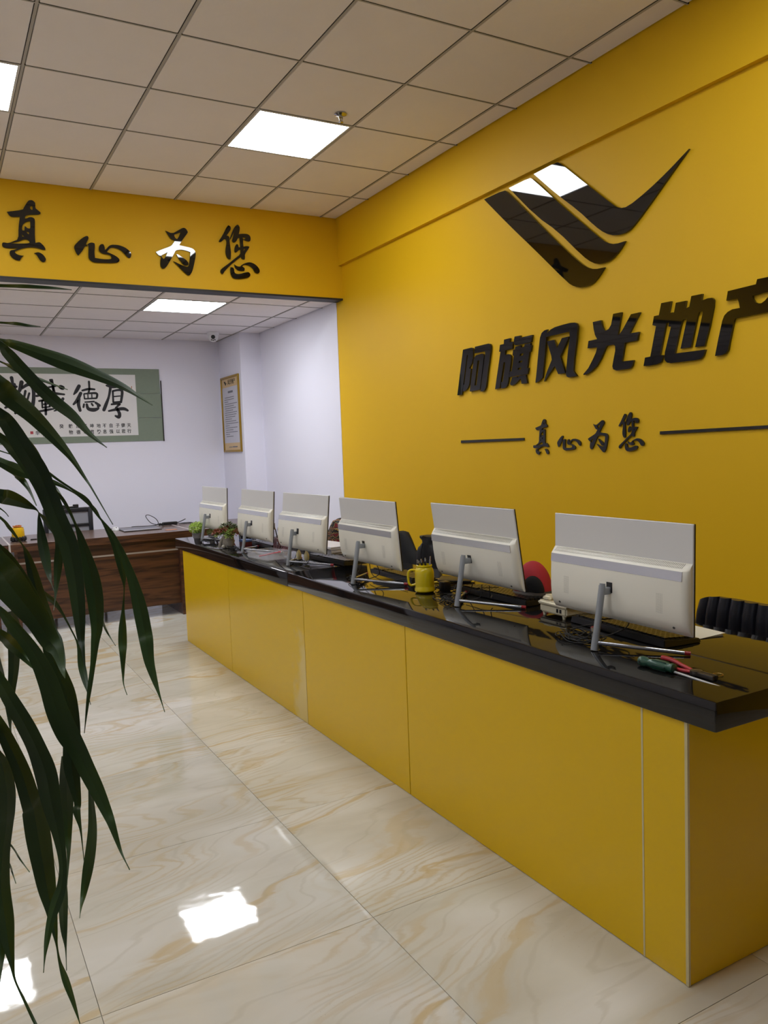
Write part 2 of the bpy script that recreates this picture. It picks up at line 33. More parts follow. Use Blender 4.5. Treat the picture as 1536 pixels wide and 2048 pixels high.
LEAVES=[[(-1162,12690,15000,40),(-605,12121,15854,40),(-48,11552,16108,40),(784,11061,15848,32),(988,11229,15828,53),(1292,11281,15728,81),(1625,11221,15595,99),(1959,11040,15429,72),(2226,10772,15256,41),(2353,10482,15108,17),(2433,10154,14979,2)],[(-1162,12690,15000,40),(-515,11539,15892,40),(131,10389,16184,40),(696,10005,15703,32),(833,10173,15583,60),(958,10301,15451,67),(1153,10295,15210,71),(1305,10213,15035,71),(1468,10012,14853,55),(1598,9733,14627,27),(1717,9406,14460,1)],[(-1162,12690,14712,40),(-494,11839,15567,56),(174,10987,15823,79),(707,10619,15312,93),(846,10741,15151,119),(1082,10779,14931,100),(1253,10812,14737,82),(1418,10785,14520,57),(1536,10717,14334,33),(1654,10572,14084,15),(1686,10423,13985,10),(1764,10183,13749,6),(1824,9923,13544,1)],[(-1162,12690,14257,40),(-577,10989,15097,40),(7,9288,15337,44),(572,8904,14857,52),(687,8965,14728,79),(838,8981,14433,91),(941,9017,14240,95),(1018,9041,14018,93),(1096,9030,13727,96),(1185,8981,13444,94),(1219,8925,13117,85),(1225,8848,12761,66),(1215,8755,12475,38),(1211,8651,12393,21),(1201,8520,12207,7),(1199,8378,12098,1)],[(-1162,12690,14051,40),(-581,11416,14867,40),(0,10143,15084,40),(609,9739,14651,43),(816,9894,14446,62),(963,10011,14248,72),(1061,10030,14017,61),(1110,9922,13727,24),(1145,9699,13554,8),(1132,9426,13499,1)],[(-1162,12690,15000,40),(-550,12529,15873,40),(62,12368,16147,40),(826,11899,15705,10),(1012,12292,15673,22),(1152,12440,15609,29),(1414,12118,15455,18),(1643,11505,15279,2)],[(-1162,12690,13769,40),(-598,12386,14596,40),(-35,12083,14823,44),(724,11616,14369,52),(919,11603,14256,72),(1068,11618,14173,58),(1323,11566,14070,38),(1477,11567,14000,23),(1629,11557,13898,9),(1742,11559,13813,19),(1889,11522,13648,19),(1956,11519,13517,9),(2032,11493,13354,25),(2117,11442,13143,48),(2157,11400,12936,57),(2180,11350,12716,40),(2174,11304,12531,8),(2133,11255,12256,19),(2098,11191,12018,50),(2071,11114,11814,56),(2050,11030,11700,43),(2019,10932,11460,18),(1998,10831,11332,6),(2010,10708,11214,2)],[(-1162,12690,13901,40),(-632,12188,14676,40),(-102,11686,14851,40),(702,11203,14501,7),(1004,11144,14374,12),(1224,11126,14231,17),(1409,11118,14073,13),(1569,11117,13945,13),(1728,11100,13800,26),(1854,11078,13581,12),(2006,11024,13359,15),(2087,10987,13124,43),(2154,10939,12923,49),(2223,10860,12617,70),(2262,10776,12316,91),(2283,10683,12021,91),(2280,10602,11906,87),(2277,10493,11669,63),(2299,10359,11454,37),(2320,10218,11274,12),(2339,10072,11093,1)],[(-1162,12690,13292,40),(-646,12598,13992,56),(-131,12507,14092,79),(716,12013,13892,93),(850,12156,13855,104),(986,12275,13795,88),(1121,12356,13718,55),(1252,12385,13626,7),(1269,12412,13483,26),(1282,12360,13189,66),(1299,12246,12951,65),(1310,12079,12724,32),(1311,11884,12635,6),(1315,11661,12553,2)],[(1219,11926,13627,6),(1364,12144,13444,42),(1467,12329,13275,36),(1507,12444,13078,47),(1485,12456,12827,60),(1430,12348,12544,33),(1365,12134,12316,5),(1312,11855,12253,2)],[(-1162,12690,13620,40),(-491,12868,14478,40),(180,13047,14736,40),(907,12592,14220,8),(1071,13028,14125,37),(1160,13219,14050,43),(1224,12997,13896,20),(1250,12463,13696,5)],[(1167,10034,14133,9),(1182,10154,14034,13),(1305,10202,13889,19),(1392,10256,13716,17),(1454,10306,13556,14),(1503,10344,13408,35),(1563,10336,13121,70),(1608,10309,12834,96),(1624,10269,12553,93),(1612,10217,12278,70),(1571,10162,12101,49),(1515,10084,11842,31),(1453,9991,11621,27),(1389,9883,11396,16),(1321,9764,11125,1)],[(1925,11831,12142,13),(2066,12384,11807,15),(2138,12381,11640,7),(2100,11798,11641,2)],[(1165,12077,12562,10),(1265,12260,12409,42),(1395,12400,12272,33),(1504,12493,12073,17),(1603,12517,11833,10),(1678,12472,11606,14),(1699,12366,11304,51),(1709,12199,11118,42),(1703,11985,10985,8),(1697,11733,10869,2)],[(-1162,12690,13106,40),(-503,12860,13926,40),(155,13030,14147,40),(756,12629,13706,10),(889,12653,13555,2)],[(-1162,12690,13067,40),(-533,12221,13907,40),(95,11752,14147,40),(661,11368,13667,15),(801,11448,13488,21),(894,11547,13337,12),(964,11640,13216,9),(1017,11710,13066,39),(1072,11730,12792,70),(1120,11708,12476,90),(1170,11649,12242,93),(1216,11550,12017,93),(1264,11419,11900,84),(1288,11260,11696,61),(1294,11093,11579,23),(1283,10925,11543,3)],[(-1162,12690,12656,40),(-564,11240,13544,88),(35,9791,13831,125),(492,9459,13256,147),(611,9617,13037,175),(762,9709,12776,153),(902,9729,12532,123),(1011,9664,12292,104),(1061,9539,12197,64),(1083,9333,12017,25),(1073,9100,11984,2)],[(-1162,12690,12837,40),(-567,11467,13702,40),(29,10243,13967,40),(541,9885,13437,26),(670,9917,13240,54),(818,9926,12961,55),(936,9944,12705,45),(1031,9961,12447,48),(1023,10021,12212,67),(1098,10003,11862,94),(1176,9966,11581,101),(1205,9934,11307,95),(1196,9899,11042,97),(1168,9845,10719,89),(1191,9735,10337,40),(1165,9661,10260,41),(1178,9540,10094,13),(1172,9416,9926,5),(1162,9293,9816,1)],[(-1162,12690,12228,40),(-622,11141,13079,40),(-83,9592,13331,40),(459,9219,12828,36),(600,9253,12620,56),(799,9235,12276,74),(916,9250,11938,99),(989,9270,11601,113),(1076,9264,11327,116),(1166,9234,11122,95),(1231,9189,10927,89),(1320,9095,10677,76),(1395,8981,10441,53),(1418,8882,10348,40),(1458,8740,10137,17),(1474,8608,10068,7),(1501,8458,9995,1)],[(-1162,12690,11810,40),(-661,11576,12607,40),(-159,10461,12804,44),(481,10043,12410,52),(655,10353,12176,65),(779,10467,12007,55),(866,10270,11896,27),(886,9858,11904,5)],[(766,11842,12319,31),(810,12101,12030,87),(813,12324,11709,81),(790,12457,11353,69),(742,12476,11022,49),(698,12362,10727,23),(671,12129,10470,8),(669,11788,9982,2)],[(-1162,12690,11581,40),(-585,10986,12489,40),(-8,9283,12797,50),(390,8981,12181,58),(512,9015,11898,71),(644,9034,11574,86),(739,9064,11297,91),(812,9085,10997,108),(849,9100,10666,99),(898,9073,10252,57),(914,9046,9951,40),(880,9024,9724,50),(812,8999,9573,59),(740,8949,9413,41),(690,8867,9279,29),(649,8765,9168,11),(616,8649,9067,1)],[(-1162,12690,10945,40),(-573,11279,11863,40),(16,9868,12180,53),(383,9582,11545,62),(510,9609,11214,76),(616,9638,10852,92),(690,9675,10488,104),(720,9739,10346,125),(748,9768,10027,133),(775,9773,9714,121),(799,9754,9399,99),(825,9711,9146,64),(838,9651,8908,32),(843,9577,8761,10),(851,9479,8628,15),(887,9344,8470,35),(934,9185,8289,22),(969,9025,8125,2)],[(-1162,12690,10726,40),(-553,11151,11664,40),(55,9612,12002,40),(344,9365,11326,24),(419,9434,11059,62),(448,9516,10740,85),(438,9609,10447,81),(420,9695,10251,71),(368,9762,9917,74),(327,9790,9529,93),(344,9756,9151,90),(353,9707,8914,65),(371,9625,8693,27),(385,9525,8552,9),(453,9370,8388,12),(534,9188,8203,14),(580,9027,8163,2)],[(-1162,12690,9235,40),(-573,11636,10131,40),(16,10582,10427,40),(450,10262,9835,10),(594,10790,9340,8),(657,10201,9420,1)],[(-1162,12690,9001,40),(-493,11585,9945,40),(176,10480,10290,40),(434,10250,9601,12),(498,10829,9178,8),(504,10274,9289,1)],[(1149,10385,10685,28),(1193,10707,10269,80),(1205,10909,9811,75),(1191,10914,9467,49),(1157,10711,9268,21),(1078,10371,9043,1)],[(1423,10412,10273,9),(1466,10643,9907,35),(1486,10831,9494,55),(1464,10953,9147,66),(1408,10978,8848,66),(1331,10896,8607,41),(1264,10716,8522,14),(1210,10469,8519,1)],[(995,9940,9656,16),(1020,10312,8990,54),(1017,10474,8480,44),(1007,10318,8280,11),(959,9922,8225,1)],[(-1162,12690,11109,40),(-338,12471,12076,40),(486,12251,12443,40),(587,12105,11709,16),(645,12551,11273,30),(685,12725,10799,27),(696,12526,10512,13),(674,12052,10493,2)],[(1189,12919,14744,10),(1349,13265,14494,48),(1468,13477,14271,41),(1544,13447,14044,29),(1611,13153,13885,32),(1652,12683,13747,4)],[(-1162,12690,15000,40),(-615,11926,16051,40),(-68,11162,16502,40),(801,10669,16439,19),(1166,11023,16522,23),(1454,10904,16499,16),(1593,10311,16372,2)],[(-1162,12690,15000,40),(-628,11915,15853,40),(-94,11141,16106,40),(769,10647,16003,12),(1020,11064,16062,20),(1179,11017,16036,13),(1235,10473,15946,2)],[(-1162,12690,9085,40),(-443,11563,10058,40),(276,10437,10430,40),(292,10337,9685,39),(308,10647,9123,81),(321,10832,8599,83),(310,10833,8242,55),(279,10640,8075,20),(245,10308,8072,1)]]
CANE=(-0.1162,1.2690)

# ---------------------------------------------------------------- materials
def lin(h):
    r = []
    for i in (0, 2, 4):
        c = int(h[i:i+2], 16)/255
        r.append(c/12.92 if c <= .04045 else ((c+.055)/1.055)**2.4)
    return (*r, 1)
def N(nt, t, **k):
    n = nt.nodes.new(t)
    for a, v in k.items(): setattr(n, a, v)
    return n
MATS = {}
def mat(name, col, rough=.5, metal=0, spec=.5, emit=0, alpha=1, trans=0, coat=0, bump=None, noise=None, ior=None):
    if name in MATS: return MATS[name]
    M = bpy.data.materials.new(name); M.use_nodes = True; nt = M.node_tree; b = nt.nodes['Principled BSDF']
    col = lin(col) if isinstance(col, str) else col
    b.inputs['Base Color'].default_value = col; b.inputs['Roughness'].default_value = rough
    b.inputs['Metallic'].default_value = metal; b.inputs['Specular IOR Level'].default_value = spec
    b.inputs['Alpha'].default_value = alpha; b.inputs['Transmission Weight'].default_value = trans
    b.inputs['Coat Weight'].default_value = coat
    if ior: b.inputs['IOR'].default_value = ior
    if emit:
        b.inputs['Emission Color'].default_value = (.93, .96, 1, 1); b.inputs['Emission Strength'].default_value = emit
    tc = nt.nodes.new('ShaderNodeTexCoord')
    if noise:   # (scale, amount): gentle mottling of the surface colour
        n = nt.nodes.new('ShaderNodeTexNoise'); n.inputs['Scale'].default_value = noise[0]; n.inputs['Detail'].default_value = 5
        nt.links.new(tc.outputs['Object'], n.inputs['Vector'])
        mx = nt.nodes.new('ShaderNodeMix'); mx.data_type = 'RGBA'
        mx.inputs[6].default_value = tuple(c*(1-noise[1]) for c in col[:3])+(1,); mx.inputs[7].default_value = tuple(min(1, c*(1+noise[1])) for c in col[:3])+(1,)
        nt.links.new(n.outputs['Fac'], mx.inputs[0]); nt.links.new(mx.outputs[2], b.inputs['Base Color'])
    if bump:
        n = nt.nodes.new('ShaderNodeTexNoise'); n.inputs['Scale'].default_value = bump[0]
        nt.links.new(tc.outputs['Object'], n.inputs['Vector'])
        bp = nt.nodes.new('ShaderNodeBump'); bp.inputs['Strength'].default_value = bump[1]; bp.inputs['Distance'].default_value = .004
        nt.links.new(n.outputs['Fac'], bp.inputs['Height']); nt.links.new(bp.outputs[0], b.inputs['Normal'])
    MATS[name] = M; return M
YEL = mat('yellow_paint', 'E6B612', .55, spec=.3, noise=(1.5, .02), bump=(60, .05))
WHT = mat('white_paint', 'ECEAF6', .6, spec=.3, noise=(1.2, .015), bump=(80, .04))
DARKP = mat('dark_trim', '1E1E20', .5)
CTILE = mat('ceiling_tile_board', 'F0EAEC', .8, spec=.2, noise=(6, .025), bump=(28, .25))
GRID = mat('ceiling_grid', 'AEA9A4', .6)
LED = mat('led_diffuser', 'FFFFFF', .5, emit=PANEL_W)
LEDB = mat('led_diffuser_back', 'FFFFFF', .5, emit=BACK_W)
ACR = mat('black_acrylic', '0A0A0B', .025, spec=.6, coat=.3)
ACRE = mat('sign_rule', '26221A', .2)
LAM = mat('yellow_laminate', 'DBB30E', .2, spec=.3, noise=(.8, .03))
def scuffed():
    M = bpy.data.materials.new('scuffed_laminate'); M.use_nodes = True; nt = M.node_tree; b = nt.nodes['Principled BSDF']; L = nt.links.new
    tc = N(nt, 'ShaderNodeTexCoord'); sp = N(nt, 'ShaderNodeSeparateXYZ'); L(tc.outputs['Object'], sp.inputs[0])
    n = N(nt, 'ShaderNodeTexNoise'); n.inputs['Scale'].default_value = 9; n.inputs['Detail'].default_value = 6; L(tc.outputs['Object'], n.inputs[0])
    m1 = N(nt, 'ShaderNodeMapRange'); m1.inputs[1].default_value = 4.02; m1.inputs[2].default_value = 3.80; L(sp.outputs['Y'], m1.inputs[0])
    m2 = N(nt, 'ShaderNodeMapRange'); m2.inputs[1].default_value = .62; m2.inputs[2].default_value = .1; L(sp.outputs['Z'], m2.inputs[0])
    a = N(nt, 'ShaderNodeMath', operation='MULTIPLY'); L(m1.outputs[0], a.inputs[0]); L(m2.outputs[0], a.inputs[1])
    c = N(nt, 'ShaderNodeMath', operation='ADD'); L(a.outputs[0], c.inputs[0]); L(n.outputs['Fac'], c.inputs[1])
    d = N(nt, 'ShaderNodeMapRange'); d.inputs[1].default_value = .72; d.inputs[2].default_value = 1.05; d.inputs[4].default_value = .55; L(c.outputs[0], d.inputs[0])
    mx = N(nt, 'ShaderNodeMix', data_type='RGBA'); L(d.outputs[0], mx.inputs[0]); mx.inputs[6].default_value = lin('D9B20E'); mx.inputs[7].default_value = lin('D6C690'); L(mx.outputs[2], b.inputs['Base Color'])
    b.inputs['Roughness'].default_value = .2; b.inputs['Specular IOR Level'].default_value = .35
    return M
BEIGE = mat('beige_edge', 'C7B98A', .4)
WPL = mat('white_plastic', 'ECE8DA', .35, noise=(3, .01))
WPAN = mat('grey_white_panel', 'D3D1CF', .42)
SILV = mat('silver_band', 'D6D7DE', .22, metal=.55)
ALU = mat('painted_aluminium', '9A9EA2', .38, metal=.35)
BLK = mat('black_plastic', '101012', .35)
RUB = mat('black_rubber', '0B0B0C', .6)
RED = mat('red_plastic', 'A02028', .4)
def marble():
    M = bpy.data.materials.new('marble_tile'); M.use_nodes = True; nt = M.node_tree; b = nt.nodes['Principled BSDF']; L = nt.links.new
    geo = N(nt, 'ShaderNodeNewGeometry'); oi = N(nt, 'ShaderNodeObjectInfo')
    # each tile takes its own cut out of the stone
    ad = N(nt, 'ShaderNodeVectorMath', operation='MULTIPLY_ADD'); ad.inputs[1].default_value = (1, 1, 1)
    sc_ = N(nt, 'ShaderNodeVectorMath', operation='SCALE'); sc_.inputs['Scale'].default_value = 1.0
    cr = N(nt, 'ShaderNodeCombineXYZ'); mu = N(nt, 'ShaderNodeMath', operation='MULTIPLY'); mu.inputs[1].default_value = 2.3
    L(oi.outputs['Random'], mu.inputs[0]); L(mu.outputs[0], cr.inputs[2]); L(mu.outputs[0], cr.inputs[0])
    L(geo.outputs['Position'], ad.inputs[0]); L(cr.outputs[0], ad.inputs[2])
    mp = N(nt, 'ShaderNodeMapping'); mp.inputs['Rotation'].default_value = (0, 0, .75); mp.inputs['Scale'].default_value = (.55, 1.7, 1)
    L(ad.outputs[0], mp.inputs[0])
    wn = N(nt, 'ShaderNodeTexNoise'); wn.inputs['Scale'].default_value = .9; wn.inputs['Detail'].default_value = 3
    L(mp.outputs[0], wn.inputs[0])
    ms = N(nt, 'ShaderNodeVectorMath', operation='SCALE'); ms.inputs['Scale'].default_value = 1.7; L(wn.outputs['Color'], ms.inputs[0])
    a2 = N(nt, 'ShaderNodeVectorMath', operation='ADD'); L(mp.outputs[0], a2.inputs[0]); L(ms.outputs[0], a2.inputs[1])
    def ramp(pts):
        r = N(nt, 'ShaderNodeValToRGB')
        while len(r.color_ramp.elements) > 1: r.color_ramp.elements.remove(r.color_ramp.elements[0])
        r.color_ramp.elements[0].position = pts[0][0]; r.color_ramp.elements[0].color = pts[0][1]
        for p_, c_ in pts[1:]:
            e = r.color_ramp.elements.new(p_); e.color = c_
        return r
    g = lambda v: (v, v, v, 1)
    wv = N(nt, 'ShaderNodeTexWave'); wv.inputs['Scale'].default_value = .8; wv.inputs['Distortion'].default_value = 5.5; wv.inputs['Detail'].default_value = 6; wv.inputs['Detail Scale'].default_value = 1.6; wv.inputs['Detail Roughness'].default_value = .6
    L(a2.outputs[0], wv.inputs['Vector'])
    v1 = ramp([(0, g(.9)), (.02, g(.7)), (.045, g(.25)), (.12, g(0)), (1, g(0))]); L(wv.outputs['Fac'], v1.inputs[0])
    wv2 = N(nt, 'ShaderNodeTexWave'); wv2.inputs['Scale'].default_value = 2.1; wv2.inputs['Distortion'].default_value = 6; wv2.inputs['Detail'].default_value = 5; wv2.inputs['Detail Scale'].default_value = 1.1
    L(a2.outputs[0], wv2.inputs['Vector'])
    v2 = ramp([(0, g(.8)), (.015, g(.5)), (.05, g(0)), (1, g(0))]); L(wv2.outputs['Fac'], v2.inputs[0])
    cl = N(nt, 'ShaderNodeTexNoise'); cl.inputs['Scale'].default_value = 2.2; cl.inputs['Detail'].default_value = 6; L(a2.outputs[0], cl.inputs[0])
    base = ramp([(.3, lin('C0BAAA')), (.5, lin('CDC8BA')), (.7, lin('D6D2C8'))]); L(cl.outputs['Fac'], base.inputs[0])
    cm = N(nt, 'ShaderNodeTexNoise'); cm.inputs['Scale'].default_value = 1.1; L(a2.outputs[0], cm.inputs[0])
    vm = N(nt, 'ShaderNodeMath', operation='MULTIPLY'); L(v1.outputs[0], vm.inputs[0]); r3 = ramp([(.4, g(.1)), (.6, g(.8))]); L(cm.outputs['Fac'], r3.inputs[0]); L(r3.outputs[0], vm.inputs[1])
    m1 = N(nt, 'ShaderNodeMix', data_type='RGBA'); L(vm.outputs[0], m1.inputs[0]); L(base.outputs[0], m1.inputs[6]); m1.inputs[7].default_value = lin('C0A674')
    vm2 = N(nt, 'ShaderNodeMath', operation='MULTIPLY'); L(v2.outputs[0], vm2.inputs[0]); vm2.inputs[1].default_value = .3
    m2 = N(nt, 'ShaderNodeMix', data_type='RGBA'); L(vm2.outputs[0], m2.inputs[0]); L(m1.outputs[2], m2.inputs[6]); m2.inputs[7].default_value = lin('AEA691')
    # fine laminations running with the bands
    wv3 = N(nt, 'ShaderNodeTexWave'); wv3.inputs['Scale'].default_value = 5.5; wv3.inputs['Distortion'].default_value = 7; wv3.inputs['Detail'].default_value = 6; wv3.inputs['Detail Scale'].default_value = 1.0; wv3.inputs['Detail Roughness'].default_value = .65
    L(a2.outputs[0], wv3.inputs['Vector'])
    v3 = ramp([(0, g(.7)), (.25, g(.2)), (.5, g(0)), (1, g(0))]); L(wv3.outputs['Fac'], v3.inputs[0])
    lm = N(nt, 'ShaderNodeTexNoise'); lm.inputs['Scale'].default_value = 1.6; L(ad.outputs[0], lm.inputs[0]); lr = ramp([(.45, g(0)), (.62, g(.75))]); L(lm.outputs['Fac'], lr.inputs[0])
    vm3 = N(nt, 'ShaderNodeMath', operation='MULTIPLY'); L(v3.outputs[0], vm3.inputs[0]); L(lr.outputs[0], vm3.inputs[1])
    mL = N(nt, 'ShaderNodeMix', data_type='RGBA'); L(vm3.outputs[0], mL.inputs[0]); L(m2.outputs[2], mL.inputs[6]); mL.inputs[7].default_value = lin('BCA77E'); m2 = mL
    # small pitted specks
    vo = N(nt, 'ShaderNodeTexVoronoi'); vo.inputs['Scale'].default_value = 75; L(ad.outputs[0], vo.inputs['Vector'])
    vr = ramp([(0, g(1)), (.11, g(0)), (1, g(0))]); L(vo.outputs['Distance'], vr.inputs[0])
    pn = N(nt, 'ShaderNodeTexNoise'); pn.inputs['Scale'].default_value = 3.2; L(ad.outputs[0], pn.inputs[0])
    pr = ramp([(.6, g(0)), (.66, g(.9))]); L(pn.outputs['Fac'], pr.inputs[0])
    pm = N(nt, 'ShaderNodeMath', operation='MULTIPLY'); L(vr.outputs[0], pm.inputs[0]); L(pr.outputs[0], pm.inputs[1])
    m3 = N(nt, 'ShaderNodeMix', data_type='RGBA'); L(pm.outputs[0], m3.inputs[0]); L(m2.outputs[2], m3.inputs[6]); m3.inputs[7].default_value = lin('8A7F6C')
    L(m3.outputs[2], b.inputs['Base Color'])
    b.inputs['Roughness'].default_value = .045; b.inputs['Specular IOR Level'].default_value = .5
    bn = N(nt, 'ShaderNodeTexNoise'); bn.inputs['Scale'].default_value = 9; L(geo.outputs['Position'], bn.inputs[0])
    bu = N(nt, 'ShaderNodeBump'); bu.inputs['Strength'].default_value = .05; bu.inputs['Distance'].default_value = .01; L(bn.outputs['Fac'], bu.inputs['Height']); L(bu.outputs[0], b.inputs['Normal'])
    return M
MARB = marble()
def wood(name, c1, c2, sx=(1, 12, 12), rough=.35):
    M = bpy.data.materials.new(name); M.use_nodes = True; nt = M.node_tree; b = nt.nodes['Principled BSDF']; L = nt.links.new
    tc = N(nt, 'ShaderNodeTexCoord'); mp = N(nt, 'ShaderNodeMapping'); mp.inputs['Scale'].default_value = sx; L(tc.outputs['Object'], mp.inputs[0])
    n = N(nt, 'ShaderNodeTexNoise'); n.inputs['Scale'].default_value = 2.2; n.inputs['Detail'].default_value = 8; n.inputs['Distortion'].default_value = 1.2; L(mp.outputs[0], n.inputs[0])
    r = N(nt, 'ShaderNodeValToRGB'); r.color_ramp.elements[0].position = .35; r.color_ramp.elements[0].color = lin(c1); r.color_ramp.elements[1].position = .62; r.color_ramp.elements[1].color = lin(c2)
    L(n.outputs['Fac'], r.inputs[0]); L(r.outputs[0], b.inputs['Base Color']); b.inputs['Roughness'].default_value = rough
    return M
WOODF = wood('walnut_front', '2A1710', '5E3A24')
WOODT = wood('walnut_top', '4A3A32', '6E5648', rough=.25)
def granite():
    M = bpy.data.materials.new('black_granite'); M.use_nodes = True; nt = M.node_tree; b = nt.nodes['Principled BSDF']; L = nt.links.new
    tc = N(nt, 'ShaderNodeTexCoord'); v = N(nt, 'ShaderNodeTexVoronoi'); v.inputs['Scale'].default_value = 55; L(tc.outputs['Object'], v.inputs['Vector'])
    r = N(nt, 'ShaderNodeValToRGB'); r.color_ramp.elements[0].position = 0; r.color_ramp.elements[0].color = (.35, .33, .3, 1); r.color_ramp.elements[1].position = .045; r.color_ramp.elements[1].color = (.006, .0055, .0055, 1)
    L(v.outputs['Distance'], r.inputs[0])
    n = N(nt, 'ShaderNodeTexNoise'); n.inputs['Scale'].default_value = 14; L(tc.outputs['Object'], n.inputs[0])
    r2 = N(nt, 'ShaderNodeValToRGB'); r2.color_ramp.elements[0].position = .62; r2.color_ramp.elements[0].color = (0, 0, 0, 1); r2.color_ramp.elements[1].position = .7; r2.color_ramp.elements[1].color = (1, 1, 1, 1); L(n.outputs['Fac'], r2.inputs[0])
    mx = N(nt, 'ShaderNodeMix', data_type='RGBA'); L(r2.outputs[0], mx.inputs[0]); mx.inputs[6].default_value = (.006, .0055, .0055, 1); L(r.outputs[0], mx.inputs[7])
    L(mx.outputs[2], b.inputs['Base Color']); b.inputs['Roughness'].default_value = .05; b.inputs['Specular IOR Level'].default_value = .5
    return M
GRAN = granite()
def leafmat():
    M = bpy.data.materials.new('palm_leaf'); M.use_nodes = True; nt = M.node_tree; b = nt.nodes['Principled BSDF']; L = nt.links.new
    tc = N(nt, 'ShaderNodeTexCoord'); n = N(nt, 'ShaderNodeTexNoise'); n.inputs['Scale'].default_value = 7; L(tc.outputs['Object'], n.inputs[0])
    r = N(nt, 'ShaderNodeValToRGB'); r.color_ramp.elements[0].position = .3; r.color_ramp.elements[0].color = lin('1A3212'); r.color_ramp.elements[1].position = .75; r.color_ramp.elements[1].color = lin('3E5A26')
    L(n.outputs['Fac'], r.inputs[0]); L(r.outputs[0], b.inputs['Base Color']); b.inputs['Roughness'].default_value = .45; b.inputs['Specular IOR Level'].default_value = .35
    b.inputs['Subsurface Weight'].default_value = 0
    return M
LEAF = leafmat()
# ---------------------------------------------------------------- builders
def link(o, parent=None):
    C.objects.link(o)
    if parent: o.parent = parent
    return o
def obj(name, bm, m, parent=None, loc=(0, 0, 0), smooth=False, rot=None):
    me = bpy.data.meshes.new(name); bm.normal_update(); bm.to_mesh(me); bm.free()
    for x in (m if isinstance(m, (list, tuple)) else [m]): me.materials.append(x)
    if smooth:
        for p in me.polygons: p.use_smooth = True
        try: me.set_sharp_from_angle(angle=math.radians(38))
        except Exception: pass
    o = bpy.data.objects.new(name, me); o.location = loc
    if rot: o.rotation_euler = rot
    return link(o, parent)
def tag(o, label=None, cat=None, group=None, kind=None):
    if label: o['label'] = label
    if cat: o['category'] = cat
    if group: o['group'] = group
    if kind: o['kind'] = kind
    return o
def thing(name, label, cat, loc=(0, 0, 0), rz=0, group=None):
    o = bpy.data.objects.new(name, None); o.location = loc; o.rotation_euler = (0, 0, rz); o.empty_display_size = .05
    return tag(link(o), label, cat, group)
def copy_tree(o, parent=None):
    c = o.copy(); link(c); c.parent = parent
    for ch in list(o.children): copy_tree(ch, c)
    return c
def BM(): return bmesh.new()
def box(bm, x0, x1, y0, y1, z0, z1, bev=0, mi=0, M=None, seg=2):
    r = bmesh.ops.create_cube(bm, size=1); vs = r['verts']
    bmesh.ops.scale(bm, vec=(x1-x0, y1-y0, z1-z0), verts=vs)
    bmesh.ops.translate(bm, vec=((x0+x1)/2, (y0+y1)/2, (z0+z1)/2), verts=vs)
    if bev:
        es = list({e for v in vs for e in v.link_edges})
        rr = bmesh.ops.bevel(bm, geom=es, offset=bev, segments=seg, profile=.5, affect='EDGES'); vs = list({v for f in rr['faces'] for v in f.verts} | {v for v in vs if v.is_valid})
    if mi:
        for f in {f for v in vs for f in v.link_faces}: f.material_index = mi
    if M is not None: bmesh.ops.transform(bm, matrix=M, verts=vs)
    return vs
def B1(name, x0, x1, y0, y1, z0, z1, m, parent=None, bev=0, seg=2, loc=(0, 0, 0), rot=None):
    bm = BM(); box(bm, x0, x1, y0, y1, z0, z1, bev, seg=seg); return obj(name, bm, m, parent, smooth=bev > 0, loc=loc, rot=rot)
def lathe(bm, prof, n=24, c=(0, 0), M=None):
    rings = []
    for r, z in prof: rings.append([bm.verts.new((c[0]+r*math.cos(2*math.pi*i/n), c[1]+r*math.sin(2*math.pi*i/n), z)) for i in range(n)])
    for a, b in zip(rings, rings[1:]):
        for i in range(n): bm.faces.new((a[i], a[(i+1) % n], b[(i+1) % n], b[i]))
    if prof[0][0] > 0: bm.faces.new(rings[0][::-1])
    if prof[-1][0] > 0: bm.faces.new(rings[-1])
    if M is not None: bmesh.ops.transform(bm, matrix=M, verts=[v for r in rings for v in r])
def catmull(P, k=6):
    P = [Vector(p) for p in P]
    if len(P) < 3: return P
    out = []
    for i in range(len(P)-1):
        p0, p1, p2, p3 = P[max(i-1, 0)], P[i], P[i+1], P[min(i+2, len(P)-1)]
        for j in range(k):
            t = j/k; out.append(.5*((2*p1)+(p2-p0)*t+(2*p0-5*p1+4*p2-p3)*t*t+(3*p1-p0-3*p2+p3)*t**3))
    out.append(P[-1]); return out
def tube(bm, P, r, n=8, k=5, cap=True):
    P = catmull(P, k) if k else [Vector(p) for p in P]
    rr = r if callable(r) else (lambda t: r)
    prev = None; rings = []
    nrm = None
    for i, p in enumerate(P):
        t = (P[min(i+1, len(P)-1)]-P[max(i-1, 0)])
        t = t.normalized() if t.length > 1e-9 else Vector((0, 0, 1))
        if nrm is None: nrm = t.orthogonal().normalized()
        else:
            nrm = (nrm-t*nrm.dot(t)); nrm = nrm.normalized() if nrm.length > 1e-6 else t.orthogonal().normalized()
        b = t.cross(nrm); q = rr(i/max(1, len(P)-1))
        rings.append([bm.verts.new(p+nrm*q*math.cos(2*math.pi*j/n)+b*q*math.sin(2*math.pi*j/n)) for j in range(n)])
    for a, b in zip(rings, rings[1:]):
        for j in range(n): bm.faces.new((a[j], a[(j+1) % n], b[(j+1) % n], b[j]))
    if cap: bm.faces.new(rings[0][::-1]); bm.faces.new(rings[-1])
def cyl(bm, a, b, r, n=12): tube(bm, [a, b], r, n, 0)
